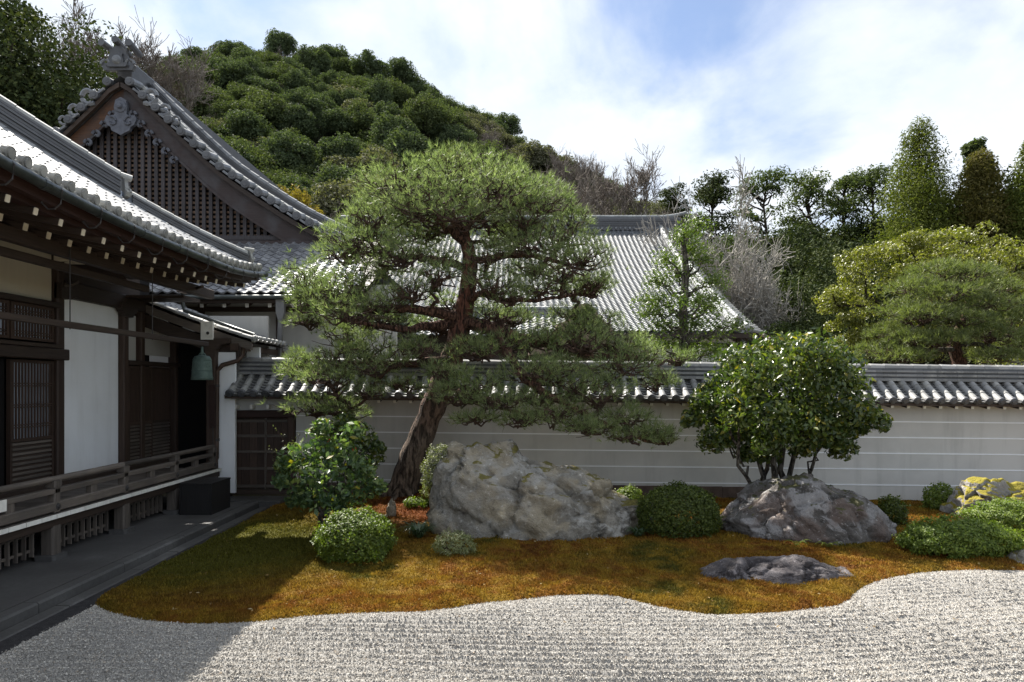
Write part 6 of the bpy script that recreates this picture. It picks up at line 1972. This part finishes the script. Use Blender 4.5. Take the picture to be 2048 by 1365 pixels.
hx_ = np.linspace(-320, 420, 110); hy_ = np.linspace(70, 380, 70)
HX, HY = np.meshgrid(hx_, hy_, indexing='ij'); HZ = hill_z(HX, HY) + 1.2 * np.array([[mnoise.noise((a * .05, b * .05, 0)) for b in hy_] for a in hx_])
HZ[:, 0] = -1
ii = np.arange(109)[:, None] * 70 + np.arange(69)[None]
MB().add(np.stack([HX, HY, HZ], -1).reshape(-1, 3), np.stack([ii, ii + 70, ii + 71, ii + 1], -1).reshape(-1, 4)).obj('hill', M['hill'], kind='structure', smooth=True)
# ground rising behind the left halls
tx = np.linspace(-110, 60, 40); ty = np.linspace(34, 110, 24)
TX, TY = np.meshgrid(tx, ty, indexing='ij')
TZ = np.clip((TY - 36) / 30, 0, 1) * (np.interp(TX, [-110, -30, -16, 0, 14, 24, 60], [17, 15, 9, 8, 8.5, 2, -1])) - .4
TZ = np.where(TY > 60, np.maximum(TZ, hill_z(TX, TY) - 1), TZ)
ii = np.arange(39)[:, None] * 24 + np.arange(23)[None]
MB().add(np.stack([TX, TY, TZ], -1).reshape(-1, 3), np.stack([ii, ii + 24, ii + 25, ii + 1], -1).reshape(-1, 4)).obj('terrain', M['hill'], kind='structure', smooth=True)

kinds = [
    ('evergreen_tree', 'dark green tree on the wooded hill', [broad_proto('leaf_hill_a', 12, 5.0, 70, 140, .44, .8), broad_proto('leaf_hill_a', 13, 4.6, 80, 120, .42, .75), broad_proto('leaf_hill_a', 14, 4.2, 34, 250, .46, 1.0)], 'dark trees on the hill'),
    ('evergreen_tree', 'olive green tree on the wooded hill', [broad_proto('leaf_hill_b', 12, 5.0, 76, 130, .42, .75), broad_proto('leaf_hill_b', 11, 5.4, 36, 240, .48, .85)], 'olive trees on the hill'),
    ('evergreen_tree', 'pale tan tree on the wooded hill', [broad_proto('leaf_hill_c', 11, 4.6, 44, 190, .45, .7), broad_proto('leaf_hill_c', 11, 5.2, 48, 190, .45, .7)], 'pale trees on the hill'),
    ('bare_tree', 'brown leafless tree on the wooded hill', [bare_b], 'bare trees on the hill'),
]
pts = []
tries = 0
while len(pts) < 298 and tries < 30000:
    tries += 1
    y = 120 + 140 * rng.random(); x = -.55 * y + rng.random() * (.55 + .26) * y
    px = 1024 + F * x / y; z = float(hill_z(x, y)); py = 772 - F * (z + 9 - EYE) / y
    if py > 470 or px < 300 or px > 1400: continue
    if px < 520 and py > 250 + (px - 300) * .8: continue
    if 760 < px < 1100 and py > 395: continue
    dmin = 5.6 * (.75 + .25 * y / 200)
    if any((x - a) ** 2 + (y - b) ** 2 < dmin * dmin for a, b in pts): continue
    pts.append((x, y))
for x, y in pts:
    z = float(hill_z(x, y)); px = 1024 + F * x / y; py = 772 - F * (z + 9 - EYE) / y
    u = rng.random()
    if px > 930 and py > 300 - (1250 - px) * .15 and u < .62: k = 3
    elif px < 430 and u < .35: k = 3
    elif py > 300 and 560 < px < 800 and u < .45: k = 2
    else: k = 0 if u < .50 else (1 if u < .80 else (2 if u < .92 else 3))
    nm, lab, prs, grp = kinds[k]
    pr = prs[int(rng.integers(len(prs)))]
    s = (.74 + .46 * rng.random()) * (1.0 if k != 3 else 1.1)
    band = 'on the hill crest' if y > 228 else ('high on the hill' if y > 190 else ('halfway up the hill' if y > 155 else 'at the hill foot'))
    side = 'over the gable' if px < 480 else ('left of the pine crown' if px < 620 else ('behind the pine crown' if px < 800 else ('above the pine crown' if px < 1000 else 'toward the bare skyline trees')))
    siz = 'small ' if s < .88 else ('' if s < 1.03 else 'large ')
    lab = siz + lab.replace('on the wooded hill', band) + ' ' + side
    place(nm, lab, pr, RN if k == 3 else BN, (x, y, z - 2.2), s, rng.random() * 6.28, grp, s * (.8 + .35 * rng.random()), .95 + .35 * rng.random())
yl = broad_proto('leaf_hill_d', 9, 3.2, 26, 150, .4, .85)
place('evergreen_tree', 'golden yellow tree at the foot of the hill over the gable slope', yl, BN, ((578 - 1024) * 72 / F, 72, 14.2), 1.0, .4)
place('evergreen_tree', 'pale tan flowering tree rising behind the pine crown', kinds[2][2][0], BN, ((690 - 1024) * 84 / F, 84, 17.0), .95, 1.2)
place('evergreen_tree', 'pale tan lobed tree above the other tan one', kinds[2][2][1], BN, ((745 - 1024) * 92 / F, 92, 21.0), .85, 2.2)
place('evergreen_tree', 'olive tree at the foot of the hill left of the golden one', kinds[1][2][0], BN, ((500 - 1024) * 78 / F, 78, 15.0), .9, 2.0)

# a little leaf litter on moss and gravel
nl_ = 420
ly = 7.2 + 7.4 * rng.random(nl_) ** 1.2; lx = (rng.random(nl_) * 2 - 1) * (ly * .75); kp = (lx > -4.9); lx, ly = lx[kp], ly[kp]
on = ly > edge_y(lx) + .1
keep = on | (rng.random(len(lx)) < .25); lx, ly, on = lx[keep], ly[keep], on[keep]
lz = np.where(on, ground_z(lx, ly) + .035, .028)
leaf_cloud(mb := MB(), np.stack([lx, ly, lz], -1), np.tile([0, 0, 1.0], (len(lx), 1)), .045, .5, .35, .35)
mb.obj('fallen_leaves', mat_leaf('leaf_litter', [(.09, .05, .02), (.20, .13, .05), (.34, .28, .16)], .8, .1, .1), kind='stuff', label='scattered dry fallen leaves on moss and gravel', cat='leaves')
# look-alikes that still share a label are told apart by their order in the picture
byl = {}
for o in COL.objects:
    if o.parent is None and o.get('label'): byl.setdefault(o['label'], []).append(o)
ORD = ['leftmost', 'second from left', 'third from left', 'fourth from left', 'fifth from left', 'sixth from left', 'seventh from left', 'eighth from left', 'ninth from left', 'tenth from left', 'eleventh from left', 'twelfth from left', 'thirteenth from left', 'fourteenth from left']
for lb, os_ in byl.items():
    if len(os_) > 1:
        os_.sort(key=lambda o: o.location.x / o.location.y)
        for o, w_ in zip(os_, ORD): o['label'] = lb + ', ' + w_
